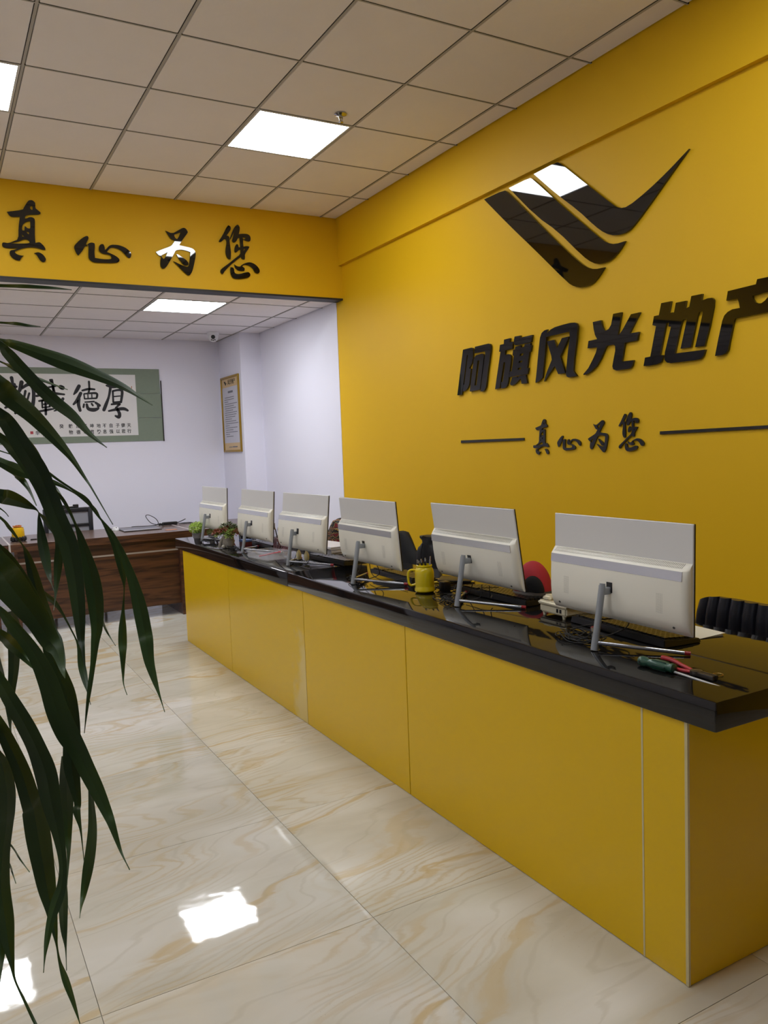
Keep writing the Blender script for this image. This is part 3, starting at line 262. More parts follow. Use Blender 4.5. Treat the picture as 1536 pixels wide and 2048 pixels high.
def plate(name, polys, m, plane, off, thick, parent=None, smoothit=0, ori=None):
    """polys: mm outlines (holes by even-odd) -> cut plate standing off the wall; plane 'beam' (x,z), 'wall' (y,z)"""
    cu = bpy.data.curves.new(name, 'CURVE'); cu.dimensions = '2D'; cu.fill_mode = 'BOTH'; cu.extrude = thick/2
    allp = [q for P in polys for q in P]
    cx = sum(q[0] for q in allp)/len(allp)/1000; cz = sum(q[1] for q in allp)/len(allp)/1000
    for P in polys:
        Q = [(a/1000-cx, b/1000-cz) for a, b in P]
        for _ in range(smoothit):
            Q2 = []
            for i in range(len(Q)):   # round off gentle turns, keep true corners
                z_, a, b = Q[i-1], Q[i], Q[(i+1) % len(Q)]
                v1 = Vector((a[0]-z_[0], a[1]-z_[1])); v2 = Vector((b[0]-a[0], b[1]-a[1]))
                if v1.length < 1e-6 or v2.length < 1e-6 or v1.angle(v2) > math.radians(62): Q2.append(a)
                else: Q2 += [(a[0]*.75+z_[0]*.25, a[1]*.75+z_[1]*.25), (a[0]*.75+b[0]*.25, a[1]*.75+b[1]*.25)]
            Q = Q2
        s = cu.splines.new('POLY'); s.points.add(len(Q)-1); s.use_cyclic_u = True
        for p, q in zip(s.points, Q): p.co = ((-q[0] if plane == 'wall' else q[0]), q[1], 0, 1)
    return curve_to_mesh(name, cu, m, parent, plane, off, cx, cz)
def curve_to_mesh(name, cu, m, parent, plane, off, cx, cz):
    t = bpy.data.objects.new('tmp', cu); C.objects.link(t)
    dg = bpy.context.evaluated_depsgraph_get(); me = bpy.data.meshes.new_from_object(t.evaluated_get(dg)); me.name = name
    C.objects.unlink(t); bpy.data.objects.remove(t)
    me.materials.clear(); me.materials.append(m)
    o = bpy.data.objects.new(name, me); link(o, parent)
    if plane == 'beam': o.rotation_euler = (math.pi/2, 0, 0); o.location = (cx, off, cz)
    else: o.rotation_euler = (math.pi/2, 0, -math.pi/2); o.location = (off, cx, cz)
    return o
def text(name, body, size, m, parent, plane, off, cx, cz, depth=.0008, sx=1, bold=0):
    cu = bpy.data.curves.new(name, 'FONT'); cu.body = body; cu.size = size; cu.align_x = 'CENTER'; cu.align_y = 'CENTER'; cu.extrude = depth; cu.resolution_u = 3; cu.offset = bold
    o = curve_to_mesh(name, cu, m, parent, plane, off, cx, cz); o.scale = (sx, 1, 1); return o
# ================================================================ ROOM
fl = B1('floor', XL, 4.2, YN, YF+.1, -.06, -.0045, mat('grout', '8C8476', .8)); tag(fl, kind='structure')
FX, FY = 1.0768, 3.682
tile_bm = BM(); box(tile_bm, .0009, .7991, .0009, .7991, -.004, 0)
tile_me = bpy.data.meshes.new('floor_tile'); tile_bm.to_mesh(tile_me); tile_bm.free(); tile_me.materials.append(MARB)
for i in range(-5, 3):
    for j in range(-6, 7):
        o = bpy.data.objects.new('floor_tile', tile_me); o.location = (FX+.8*i, FY+.8*j, 0); link(o, fl)
tag(B1('wall_right', XW, XW+.12, YN, YF+.1, 0, ZC+.1, [YEL]), kind='structure')
tag(B1('wall_right', XW-.004, XW-.0005, YB+.12, YF, 0, ZB+.02, [WHT]), 'white painted stretch of the right wall in the far room', kind='structure')
tag(B1('trim_1', XW-.03, XW, YN, YB, 2.968, ZC+.06, [YEL]), 'yellow upper band of the right wall standing slightly proud', kind='structure')
beam = B1('trim_2', XL, XW, YB, YB+.12, ZB+.008, ZC+.06, YEL); tag(beam, 'yellow beam over the opening to the far room', kind='structure')
tag(B1('trim_3', XL, XW, YB-.004, YB+.125, ZB-.002, ZB+.012, DARKP), 'dark strip along the underside of the yellow beam', kind='structure')
tag(B1('wall_far', XL, XW+.1, YF, YF+.1, 0, ZC, WHT), kind='structure')
tag(B1('wall_corner', 2.862, XW, 8.045, YF, 0, ZB+.02, WHT), 'white boxed column in the far right corner', kind='structure')
tag(B1('wall_left', XL-.1, XL, YN, YF+.1, 0, ZC+.1, WHT), kind='structure')
bw = BM()
for a in ((XL, -2.6, 0, ZC+.1), (1.0, 4.2, 0, ZC+.1), (-2.6, 1.0, 2.5, ZC+.1)): box(bw, a[0], a[1], YN-.1, YN, a[2], a[3])
tag(obj('wall_back', bw, WHT), kind='structure')
dr = BM()
for x in (-2.6, -1.42, -.84, .94): box(dr, x, x+.06, YN-.08, YN-.02, 0, 2.5)
for z in (0, 2.42): box(dr, -2.6, 1.0, YN-.08, YN-.02, z, z+.08)
dd = obj('door_1', dr, mat('door_metal', '8A8C90', .3, metal=.8)); tag(dd, 'glazed entrance doors behind the camera', kind='structure')
B1('pane', -2.56, .96, YN-.055, YN-.05, .06, 2.44, mat('clear_glass', 'FFFFFF', .0, trans=1, ior=1.45), dd)
# ceilings
def ceiling(name, z, xs, ys, lights, ledmat, xr, yr):
    c = B1(name, xr[0], xr[1], yr[0], yr[1], z+.02, z+.06, mat('plenum', '3A3835', .9)); tag(c, kind='structure')
    g = BM()
    for x in xs: box(g, x-.0065, x+.0065, yr[0], yr[1], z-.001, z+.012)
    for y in ys: box(g, xr[0], xr[1], y-.004, y+.004, z-.0005, z+.011)
    tag(obj('grid_rails', g, GRID, c))
    g = BM()
    for x in xs: box(g, x-.009, x-.007, yr[0], yr[1], z+.0005, z+.012)
    for y in ys: box(g, xr[0], xr[1], y-.0065, y-.0045, z+.0005, z+.012)
    obj('shadow_gap', g, mat('gap_dark', '2E2A26', .9), c)
    X = [xr[0]]+[x for x in xs if xr[0] < x < xr[1]]+[xr[1]]; Y = [yr[0]]+[y for y in ys if yr[0] < y < yr[1]]+[yr[1]]
    meshes = {}
    for i in range(len(X)-1):
        for j in range(len(Y)-1):
            wx, wy = X[i+1]-X[i], Y[j+1]-Y[j]
            if wx < .05 or wy < .05: continue
            ctr = ((X[i]+X[i+1])/2, (Y[j]+Y[j+1])/2)
            if any(abs(ctr[0]-l[0]) < .2 and abs(ctr[1]-l[1]) < .2 for l in lights): continue
            key = (round(wx, 3), round(wy, 3))
            if key not in meshes:
                b = BM(); box(b, -wx/2+.011, wx/2-.009, -wy/2+.007, wy/2-.005, 0, .012, .002, seg=1)
                me = bpy.data.meshes.new('ceiling_tile'); b.to_mesh(me); b.free(); me.materials.append(CTILE); meshes[key] = me
            o = bpy.data.objects.new('ceiling_tile', meshes[key]); o.location = (ctr[0], ctr[1], z+.002); link(o, c)
    return c
GX, GY = .5141, 3.1317
xs = [GX+.6012*i for i in range(-6, 5)]; ys = [GY+.6*j for j in range(-10, 5)]
fl_l = [(GX+.6012*(i+.5), GY+.6*(j+.5)) for i in (2, -1, -4) for j in (2, -3)]
fl_l = [l for l in fl_l if l[1] > YN]
ceiling('ceiling', ZC, xs, ys, fl_l, LED, (XL, XW-.03), (YN, YB))
xb = [1.0275+.607*i for i in range(-7, 4)]; yb_ = [6.49+.575*j for j in range(0, 4)]
bl_l = [(1.0275+.607*(i+.5), 6.49+.575*.5) for i in (1, -2)]
ceiling('ceiling', ZB, xb, yb_, bl_l, LEDB, (XL, XW-.004), (YB+.125, YF))
def panel(x, y, z, m, label, g, wx=.6, wy=.6):
    t = thing('ceiling_light', label, 'light', (x, y, z), group=g)
    b = BM(); hx, hy = wx/2-.009, wy/2-.006
    for a in ((-hx, -hx+.012, -hy, hy), (hx-.012, hx, -hy, hy), (-hx+.012, hx-.012, -hy, -hy+.012), (-hx+.012, hx-.012, hy-.012, hy)): box(b, *a, -.001, .018)
    obj('frame', b, mat('light_frame', 'D8D8DA', .4), t)
    B1('diffuser', -hx+.012, hx-.012, -hy+.012, hy-.012, .001, .01, m, t)
lab = {0: 'square white light panel in the ceiling in front of the yellow beam, fully in view',
       2: 'square white light panel cut off by the left edge of the photo'}
for k, (x, y) in enumerate(fl_l):
    i, j = k//2, k % 2
    l = lab.get(k if k in (0, 2) else -1, 'ceiling light panel outside the view, %s, %s' % (['by the right wall', 'mid hall', 'by the left wall'][i], ['near the beam', 'above the photographer', 'near the entrance'][j]))
    panel(x, y, ZC, LED, l, 'light panels of the main hall')
for k, (x, y) in enumerate(bl_l):
    panel(x, y, ZB, LEDB, ['bright light panel in the lower ceiling of the far room above the scroll', 'light panel of the far room left of the photo, mirrored in the floor', 'light panel by the far room left wall'][k], 'light panels of the far room', .6, .57)
# sprinkler
t = thing('sprinkler_head', 'small chrome sprinkler head in the ceiling beside the light panel', 'sprinkler', (2.169, 4.205, ZC)); CHR = mat('chrome', 'B0B0B0', .15, metal=1)
b = BM(); lathe(b, [(.036, .0), (.036, -.004), (.02, -.009), (.012, -.012), (.012, -.02)], 20); obj('escutcheon', b, CHR, t, smooth=True)
b = BM(); cyl(b, (-.012, 0, -.018), (-.006, 0, -.042), .0025, 6); cyl(b, (.012, 0, -.018), (.006, 0, -.042), .0025, 6); cyl(b, (0, 0, -.018), (0, 0, -.038), .003, 8); obj('frame_arm', b, CHR, t)
b = BM(); lathe(b, [(.014, -.043), (.015, -.046), (.004, -.048)], 16); obj('deflector', b, CHR, t)
# dome camera
t = thing('dome_camera', 'small white round security camera under the far room ceiling', 'camera', (2.60, 8.10, ZB)); WG = mat('gloss_white', 'E6E4E8', .3)
b = BM(); lathe(b, [(.062, 0), (.062, -.022), (.056, -.03), (.05, -.032)], 32); obj('base', b, WG, t, smooth=True)
b = BM(); bmesh.ops.create_uvsphere(b, u_segments=24, v_segments=16, radius=.053); obj('eyeball', b, WG, t, (0, 0, -.045), smooth=True)
d = (Vector((0, 0, CAMH-.1))-Vector((2.6, 8.1, ZB-.045))).normalized(); q = d.to_track_quat('Z', 'Y').to_matrix().to_4x4()
b = BM(); lathe(b, [(.021, .046), (.021, .055), (.012, .056)], 20, M=Matrix.Translation((0, 0, -.045)) @ q); obj('lens', b, BLK, t)
b = BM()
for a in (-.5, 0, .5): lathe(b, [(.0065, .047), (.0065, .054)], 12, c=(.035*math.sin(a), -.033*math.cos(a)), M=Matrix.Translation((0, 0, -.045)) @ q)
obj('infrared_leds', b, BLK, t)
# ================================================================ SIGN
names = {'zhen': '真', 'xin': '心', 'wei': '为', 'nin': '您', 'a': '阿', 'qi': '旗', 'feng': '风', 'guang': '光', 'di': '地', 'chan': '产'}
LB = {'zhen': 'leftmost tall', 'xin': 'second from left, low wide heart shaped', 'wei': 'third from left, light mirroring', 'nin': 'rightmost'}
LS = {'zhen': 'leftmost', 'xin': 'low wide second', 'wei': 'third', 'nin': 'rightmost'}
LW = {'a': 'leftmost of the row under the logo', 'qi': 'second from left, with small square holes', 'feng': 'third from left, an X inside an arch', 'guang': 'fourth from left, with three upward strokes', 'di': 'fifth from left, with three parallel stems', 'chan': 'cut off by the right photo edge'}
GP = 'black acrylic characters on the yellow beam'; GW = 'large black block characters on the yellow wall'; GS = 'small black brush characters on the yellow wall'
for k in ('zhen', 'xin', 'wei', 'nin'):
    o = plate('sign_character', GLYPH[k][1], ACR, 'beam', YB-.006, .012, smoothit=1); tag(o, '%s large glossy black brush character on the yellow beam' % LB[k], 'letter', GP)
    o = plate('sign_character', GLYPH[k+'2'][1], ACR, 'wall', XW-.0055, .008, smoothit=1); tag(o, '%s small black brush character between the two rules on the right wall' % LS[k], 'letter', GS)
for k in ('a', 'qi', 'feng', 'guang', 'di', 'chan'):
    o = plate('sign_character', GLYPH[k][1], ACR, 'wall', XW-.0075, .012)
    if k == 'feng': o.rotation_euler[0] += .035; o.location[0] -= .0055      # hangs a little forward
    tag(o, 'slanted black block character on the right wall, %s' % LW[k], 'letter', GW)
for k, l in (('s1', 'leftmost and lowest black stripe of the wing shaped logo'), ('s2', 'middle black stripe of the wing shaped logo'), ('s3', 'largest black stripe of the logo sweeping up to a point')):
    o = plate('logo_stripe', GLYPH[k][1], ACR, 'wall', XW-.0075, .012, smoothit=1); tag(o, l, 'logo', 'black stripes of the logo on the yellow wall')
for k, l in (('ruleL', 'thin dark rule left of the small brush characters'), ('ruleR', 'thin dark rule right of the small brush characters')):
    o = plate('sign_rule', GLYPH[k][1], ACRE, 'wall', XW-.0045, .006); tag(o, l, 'rule', 'rules beside the small slogan')
# ================================================================ FAR WALL: scroll, poster
t = thing('calligraphy_scroll', 'green mounted paper scroll with four large black ink characters on the far white wall', 'scroll', (0, 0, 0))
GRN = mat('sage_brocade', '84907F', .8, noise=(40, .05), bump=(300, .2)); PAP = mat('rice_paper', 'E4E2E0', .8, noise=(8, .015)); INK = mat('ink', '14141A', .6)
yS = YF-.006
B1('mount', .02, 1.93, yS-.002, yS, 1.607, 2.372, GRN, t)
b = BM()
for z0, z1, x1 in ((1.607, 1.852, 2.196), (1.855, 2.108, 2.193), (2.111, 2.372, 2.186)): box(b, 1.93, x1, yS-.004, yS, z0, z1)
obj('end_panel', b, GRN, t)
b = BM(); cyl(b, (2.197, yS-.008, 1.60), (2.197, yS-.008, 2.25), .006, 8); obj('roller', b, mat('dark_wood_rod', '26221E', .5), t)
B1('paper', .25, 1.93, yS-.005, yS-.002, 1.672, 2.309, PAP, t)
def brush(name, strokes, parent, y):
    b = BM()
    for st in strokes:
        P = catmull([(a/1000, 0, z/1000) for a, z, w_ in st], 5); W = [v.x for v in catmull([(w_/1000, 0, 0) for a, z, w_ in st], 5)]
        n = len(P); Lp = []; Rp = []
        for i, p in enumerate(P):
            tt = (P[min(i+1, n-1)]-P[max(i-1, 0)]).normalized(); s = Vector((-tt.z, 0, tt.x))*W[i]
            Lp.append(b.verts.new((p.x+s.x, y, p.z+s.z))); Rp.append(b.verts.new((p.x-s.x, y, p.z-s.z)))
        for i in range(n-1): b.faces.new((Lp[i], Lp[i+1], Rp[i+1], Rp[i]))
        for q, w0 in ((P[0], W[0]), (P[-1], W[-1])):
            b.faces.new([b.verts.new((q.x+w0*math.cos(a*math.pi/5), y-.0001, q.z+w0*math.sin(a*math.pi/5))) for a in range(10)])
    r = bmesh.ops.extrude_face_region(b, geom=b.faces[:]); bmesh.ops.translate(b, vec=(0, -.0006, 0), verts=[v for v in r['geom'] if isinstance(v, bmesh.types.BMVert)])
    return obj(name, b, INK, parent)
for k in ('hou', 'de', 'zai', 'wu'): brush('ink_character', BRUSH[k], t, yS-.0052)
colx = 1.832
cols = ['天行', '健君', '子以', '自强', '不息', '地势', '坤君', '子以', '厚德', '载物', '', '癸', '', '增平於', '京华']
xsC = [1.836, 1.776, 1.72, 1.652, 1.587, 1.528, 1.46, 1.395, 1.325, 1.252, 0, 1.165, 0, .997, .935]
for cx, s in zip(xsC, cols):
    if s:
        for q, ch in enumerate(s):
            text('small_ink_character', ch, .046 if len(s) < 3 else .036, INK, t, 'beam', yS-.0055, cx, 1.775-(.062 if len(s) < 3 else .042)*q, sx=.9, bold=.0007)
B1('seal_stamp', .868, .896, yS-.0056, yS-.005, 1.706, 1.734, mat('seal_red', 'B04048', .7), t)
B1('small_seal', 1.883, 1.891, yS-.0056, yS-.005, 2.165, 2.19, mat('seal_orange', 'B07848', .7), t)
# poster on corner column, plane x=2.862
t = thing('framed_notice', 'narrow looking gold framed notice board on the side of the corner column', 'notice', (2.862, 8.40, 1.865)); GOLD = mat('gold_frame', 'A8862E', .35, metal=.5)
W2, H2 = .29, .41
b = BM()
for y0, y1, z0, z1 in ((-W2, -W2+.022, -H2, H2), (W2-.022, W2, -H2, H2), (-W2+.022, W2-.022, -H2, -H2+.022), (-W2+.022, W2-.022, H2-.022, H2)): box(b, -.02, 0, y0, y1, z0, z1, .003)
obj('frame', b, GOLD, t, smooth=True)
B1('sheet', -.008, -.004, -W2+.02, W2-.02, -H2+.02, H2-.02, mat('poster_cream', 'D8B988', .5), t)
B1('text_field', -.0095, -.008, -W2+.03, W2-.03, -H2+.1, H2-.115, mat('poster_white', 'CFCDD6', .5), t)
PT = mat('print_grey', '77777F', .7); random.seed(3)
b = BM(); z = H2-.2
box(b, -.0102, -.0095, -.09, .07, z+.02, z+.042)
z -= .03
for r in range(19):
    y = .2 if r % 3 else .185; L_ = random.choice((.12, .3, .36, .4, .22)); yy = y
    while y-yy < L_:
        q = random.uniform(.012, .04); box(b, -.0102, -.0095, yy-q, yy, z, z+.008); yy -= q+.006
    z -= .0235
tag(obj('printed_lines', b, PT, t), kind='stuff')
b = BM(); box(b, -.0102, -.008, -.15, -.0, -H2+.05, -H2+.062); box(b, -.0102, -.008, .02, .12, -H2+.05, -H2+.058); obj('footer_line', b, PT, t)
text('header_text', '风光地产', .062, mat('print_dark', '2C2A28', .6), t, 'wall', -.0088, -.055, H2-.067)
ys_ = [q[0] for P in GLYPH['s1'][1] for q in P]
for k in ('s1', 's2', 's3'):
    o = plate('header_logo', [[(a*.065, z_*.065) for a, z_ in P] for P in GLYPH[k][1]], MATS['print_dark'], 'wall', -.0088, .0008, t)
    o.location = (-.0088, .15+(o.location[1]-.218), H2-.067+(o.location[2]-.172))
# ================================================================ RECEPTION COUNTER
XC = 1.622; CY0, CY1 = 1.36, 6.085
t = thing('reception_counter', 'long reception counter clad in glossy yellow panels', 'counter', (0, 0, 0))
seams = [CY0, 1.507, 2.756, 3.791, 5.011, CY1]
SCUF = scuffed()
for a, c in zip(seams, seams[1:]): B1('front_panel', XC, XC+.018, a+.0025, c-.0025, 0.002, ZTB, SCUF if a == 3.791 else LAM, t, bev=.0008, seg=1)
B1('end_panel', XC+.004, 2.26, CY0-.002, CY0+.016, .002, ZTB, LAM, t)
B1('end_panel', XC+.02, 2.26, CY1-.018, CY1, .002, ZTB, LAM, t)
B1('edge_strip', XC-.0015, XC+.006, CY0-.004, CY0+.005, .002, ZTB, BEIGE, t)
B1('edge_strip', XC-.001, XC+.006, 1.5035, 1.5095, .002, ZTB, BEIGE, t)
for y in (2.756, 3.791, 5.011): B1('seam_backing', XC+.006, XC+.02, y-.01, y+.01, .002, ZTB, BLK, t)
for y in (2.4, 3.9, 5.0): B1('divider', XC+.02, 2.24, y-.009, y+.009, .002, ZTB, mat('board_white', 'D8D6D0', .6), t)
t = thing('counter_worktop', 'thick polished black granite worktop running the length of the yellow counter', 'worktop', (0, 0, 0))
B1('granite_slab', 1.612, 2.275, 1.264, 3.9645, ZTB, ZT, GRAN, t, bev=.006)
B1('granite_slab', 1.612, 2.275, 3.9655, 6.25, ZTB, ZT, GRAN, t, bev=.004)
# ================================================================ ALL-IN-ONE COMPUTERS
def make_monitor():
    r = thing('desktop_computer', 'x', 'computer', (0, 0, ZT), group='white all-in-one computers along the counter')
    zc = 1.033-ZT; d = .103; W = .585; H = .319
    at = (d, 0, zc)
    b = BM(); box(b, -.006, 0, -W/2, W/2, -H/2, H/2, .0015, seg=1); obj('back_panel', b, WPAN, r, at)
    b = BM(); box(b, 0, .005, -W/2, W/2, -H/2, H/2, .001, seg=1); obj('screen_glass', b, mat('screen_black', '050506', .08), r, at)
    prof = [(-.006, .048), (-.02, .040), (-.031, .029), (-.033, .027), (-.0352, .0), (-.037, -.04), (-.037, -.085), (-.033, -.12), (-.024, -.142), (-.012, -.1535), (-.006, -.1575)]
    b = BM(); rings = []
    ysec = [(-W/2+.001, .45), (-W/2+.006, .75), (-W/2+.018, 1), (W/2-.018, 1), (W/2-.006, .75), (W/2-.001, .45)]
    for y, s in ysec: rings.append([b.verts.new((-.006+(x+.006)*s, y, z)) for x, z in prof])
    for a, c in zip(rings, rings[1:]):
        for i in range(len(prof)-1): b.faces.new((a[i], a[i+1], c[i+1], c[i]))
    b.faces.new(rings[0]); b.faces.new(rings[-1][::-1]); bmesh.ops.recalc_face_normals(b, faces=b.faces)
    obj('back_shell', b, WPL, r, at, smooth=True)
    b = BM(); y0, y1 = -W/2+.014, W/2-.014
    vs = [b.verts.new(c) for c in ((-.0338, y0, .0265), (-.0338, y1, .0265), (-.0361, y1, -.001), (-.0361, y0, -.001))]; b.faces.new(vs)
    rr = bmesh.ops.extrude_face_region(b, geom=b.faces[:]); bmesh.ops.translate(b, vec=(.002, 0, 0), verts=[v for v in rr['geom'] if isinstance(v, bmesh.types.BMVert)]); bmesh.ops.recalc_face_normals(b, faces=b.faces)
    obj('silver_band', b, SILV, r, at)
    b = BM(); n = 92
    for i in range(n):
        y = -W/2+.022+i*(W-.044)/(n-1)
        vs = [b.verts.new(c) for c in ((-.0105, y-.0009, .0472), (-.0105, y+.0009, .0472), (-.0275, y+.0009, .0342), (-.0275, y-.0009, .0342))]; b.faces.new(vs)
    tag(obj('vent_slots', b, mat('vent_dark', '7A7870', .8), r, at), kind='stuff')
    for yy in (-.2, .2):
        b = BM()
        for i in range(6):
            for j in range(17):
                M_ = Matrix.Translation((-.0373, yy+(i-2.5)*.0042, -.045-j*.0034)) @ Matrix.Rotation(-math.pi/2, 4, 'Y')
                bmesh.ops.create_circle(b, cap_ends=True, segments=6, radius=.0008, matrix=M_)
        tag(obj('speaker_grille', b, MATS['vent_dark'], r, at), kind='stuff')
    for yy in (-.245, .245):
        b = BM(); lathe(b, [(.0038, 0), (.0038, .002), (.001, .0008)], 12, M=Matrix.Translation((-.0265, yy, -.137)) @ Matrix.Rotation(-math.pi/2-.5, 4, 'Y')); obj('screw', b, mat('screw_grey', '5A5850', .4, metal=.6), r, at)
    b = BM(); box(b, -.0385, -.036, -.012, .012, -.07, -.038); obj('mount_socket', b, BLK, r, at)
    # stand: leaning post, arm, two splayed feet
    b = BM(); ln = Vector((.036, 0, .2)); cyl(b, (0, 0, .003), ln, .0105, 20); cyl(b, ln, ln+Vector((.001, 0, .006)), .0088, 20); cyl(b, (0, 0, .0025), (.0072, 0, .04), .0118, 20); obj('post', b, ALU, r, smooth=True)
    b = BM(); box(b, .032, .07, -.0075, .0075, .17, .192, .003, M=None); obj('arm', b, ALU, r, smooth=True)
    for s in (-1, 1):
        b = BM(); e = Vector((.172, s*.196, .0084)); cyl(b, (.004, s*.004, .026), e, .0062, 14); f = obj('foot', b, mat('foot_alu', 'A8ABB0', .25, metal=.8), r, smooth=True)
        dv = (e-Vector((.004, s*.004, .026))).normalized(); b = BM(); cyl(b, e-dv*.001, e+dv*.016, .0068, 14); obj('foot_cap', b, RED, f, smooth=True)
    return r
m0 = make_monitor()
HEAD = ('back_panel', 'screen_glass', 'back_shell', 'silver_band', 'vent_slots', 'speaker_grille', 'screw', 'mount_socket')
MON = [((1.729, 1.793), -.028, .017, 0, 'nearest white all-in-one computer on the granite worktop, beside the screwdriver'),
       ((1.790, 2.621), -.02, -.14, .010, 'second white all-in-one computer from the near end, beside the yellow mug'),
       ((1.712, 3.383), -.017, -.077, .010, 'third white all-in-one computer from the near end, behind the mug handle'),
       ((1.711, 4.188), .035, .10, -.02, 'fourth white all-in-one computer from the near end, behind the clear tray'),
       ((1.713, 4.957), 0, .065, -.022, 'fifth white all-in-one computer, beside the succulent in the burlap coloured pot'),
       ((1.703, 5.833), 0, .04, -.03, 'farthest white all-in-one computer, beside the bright green plant')]
monitors = [m0]+[copy_tree(m0) for _ in MON[1:]]
for r, ((x, y), yw, tl, dy, l) in zip(monitors, MON):
    r.location = (x, y, ZT); r.rotation_euler = (0, 0, yw); r['label'] = l
    for c in r.children:
        if c.name.split('.')[0] in HEAD: c.rotation_euler = (0, tl, 0); c.location = (c.location[0], dy, c.location[2])
# keyboards
def make_keyboard():
    r = thing('keyboard', 'x', 'keyboard', (0, 0, ZT), group='black keyboards on the counter')
    b = BM()
    for x0, x1, y, z0, z1 in ((0, .155, -.225, .004, .02),): pass
    vs = [b.verts.new(c) for c in ((0, -.225, .003), (.155, -.225, .001), (.155, .225, .001), (0, .225, .003), (0.003, -.222, .026), (.153, -.222, .013), (.153, .222, .013), (.003, .222, .026))]
    for f in ((3, 2, 1, 0), (4, 5, 6, 7), (0, 1, 5, 4), (1, 2, 6, 5), (2, 3, 7, 6), (3, 0, 4, 7)): b.faces.new([vs[i] for i in f])
    bmesh.ops.bevel(b, geom=b.edges[:], offset=.0025, segments=2, affect='EDGES'); obj('case', b, BLK, r, smooth=True)
    b = BM(); KM = Matrix.Rotation(math.atan2(.013, .15), 4, 'Y')
    for row in range(6):
        x = .014+row*.0215
        for k in range(21):
            if k in (15,) : continue
            y = -.205+k*.0204
            if row == 5 and 5 < k < 11: continue
            z = .026-.013*(x/.15)
            box(b, x, x+.0165, y-.0082, y+.0082, z-.001, z+.0065)
        if row == 5: box(b, x, x+.0165, -.205+5.5*.0204, -.205+10.5*.0204, .0135, .0195)
    tag(obj('keys', b, mat('key_black', '1B1A1A', .3), r), kind='stuff')
    return r
kb = make_keyboard()
KB = [((1.925, 1.905), -.07, 'black keyboard lying under the nearest computer'), ((1.985, 2.66), .02, 'black keyboard under the second computer, beside the ivory telephone'),
      ((1.925, 3.40), -.05, 'black keyboard behind the yellow mug handle'), ((1.925, 4.16), .06, 'black keyboard under the fourth computer, in front of the white papers'),
      ((1.905, 5.17), .0, 'black keyboard between the blue box and the pink pencil holder')]
for i, ((x, y), a, l) in enumerate(KB):
    r = kb if i == 0 else copy_tree(kb); r.location = (x, y, ZT); r.rotation_euler = (0, 0, a); r['label'] = l
# cables: one tangle beside every stand
def tangle(name, cx, cy, label, seed, n=10, s=.07, hang=None):
    random.seed(seed); b = BM()
    for k in range(n):
        a0 = random.uniform(0, 6.3); P = []
        rx = s*random.uniform(.5, 1.1); ry = s*random.uniform(.3, .9); ox, oy = random.uniform(-.02, .02), random.uniform(-.03, .03)
        for q in range(9):
            a = a0+q*.75; P.append((cx+ox+rx*math.cos(a)*.6, cy+oy+ry*math.sin(a)*1.3, ZT+.003+random.uniform(0, .005)+.0022*(k % 5)+(.012 if q % 4 == 2 else 0)))
        tube(b, P, .0016, 6, 4)
    for P in (hang or []): tube(b, P, .0021, 6, 5)
    return tag(obj(name, b, RUB, smooth=True), label, 'cable', 'black cable tangles on the counter')
tangle('cable_tangle', 1.80, 1.93, 'black cable coil behind the stand of the nearest computer', 1, 14, .075, [[(1.80, 1.98, ZT+.01), (1.85, 2.02, ZT+.012), (1.9, 1.95, ZT+.03), (1.80, 1.86, ZT+.018), (1.87, 1.80, ZT+.05), (1.89, 1.80, .885)]])
tangle('cable_tangle', 1.83, 2.71, 'black cable tangle beside the stand of the second computer', 2, 7, .05, [[(1.83, 2.74, ZT+.004), (1.80, 2.78, ZT+.004), (1.83, 2.86, ZT+.004), (1.90, 2.87, ZT+.004), (1.95, 2.78, ZT+.01), (1.90, 2.66, .87)], [(1.9, 2.6, .87), (1.89, 2.6, .82), (1.86, 2.66, ZT+.01)], [(1.9, 2.55, .87), (1.91, 2.56, .82), (1.95, 2.6, ZT+.03)]])
tangle('cable_tangle', 1.77, 3.47, 'black cable tangle beside the stand of the third computer', 3, 9, .05, [[(1.83, 3.5, .88), (1.82, 3.52, .83), (1.78, 3.5, ZT+.01)], [(1.83, 3.43, .88), (1.83, 3.40, .82), (1.85, 3.3, ZT+.01), (1.9, 3.2, ZT+.03)], [(1.83, 3.36, .88), (1.84, 3.35, .83), (1.82, 3.42, ZT+.01)]])
tangle('cable_tangle', 1.78, 4.22, 'black cable tangle beside the stand of the fourth computer', 4, 9, .06, [[(1.82, 4.29, .875), (1.81, 4.3, .83), (1.78, 4.27, ZT+.01)], [(1.82, 4.2, .875), (1.83, 4.2, .83), (1.85, 4.1, ZT+.01)], [(1.81, 4.1, .872), (1.80, 4.08, .83), (1.78, 4.1, ZT+.01)]])
tangle('cable_tangle', 1.74, 5.18, 'black cables lying in front of the burlap coloured pot', 5, 6, .06)
tangle('cable_tangle', 1.76, 5.80, 'black cables around the stand of the farthest computer', 6, 12, .1, [[(1.83, 5.8, .87), (1.83, 5.78, .83), (1.8, 5.75, ZT+.01)], [(1.83, 5.7, .87), (1.84, 5.7, .83), (1.82, 5.65, ZT+.01)]])
tangle('cable_tangle', 1.97, 3.0, 'thin black cable behind the yellow mug', 8, 2, .07)
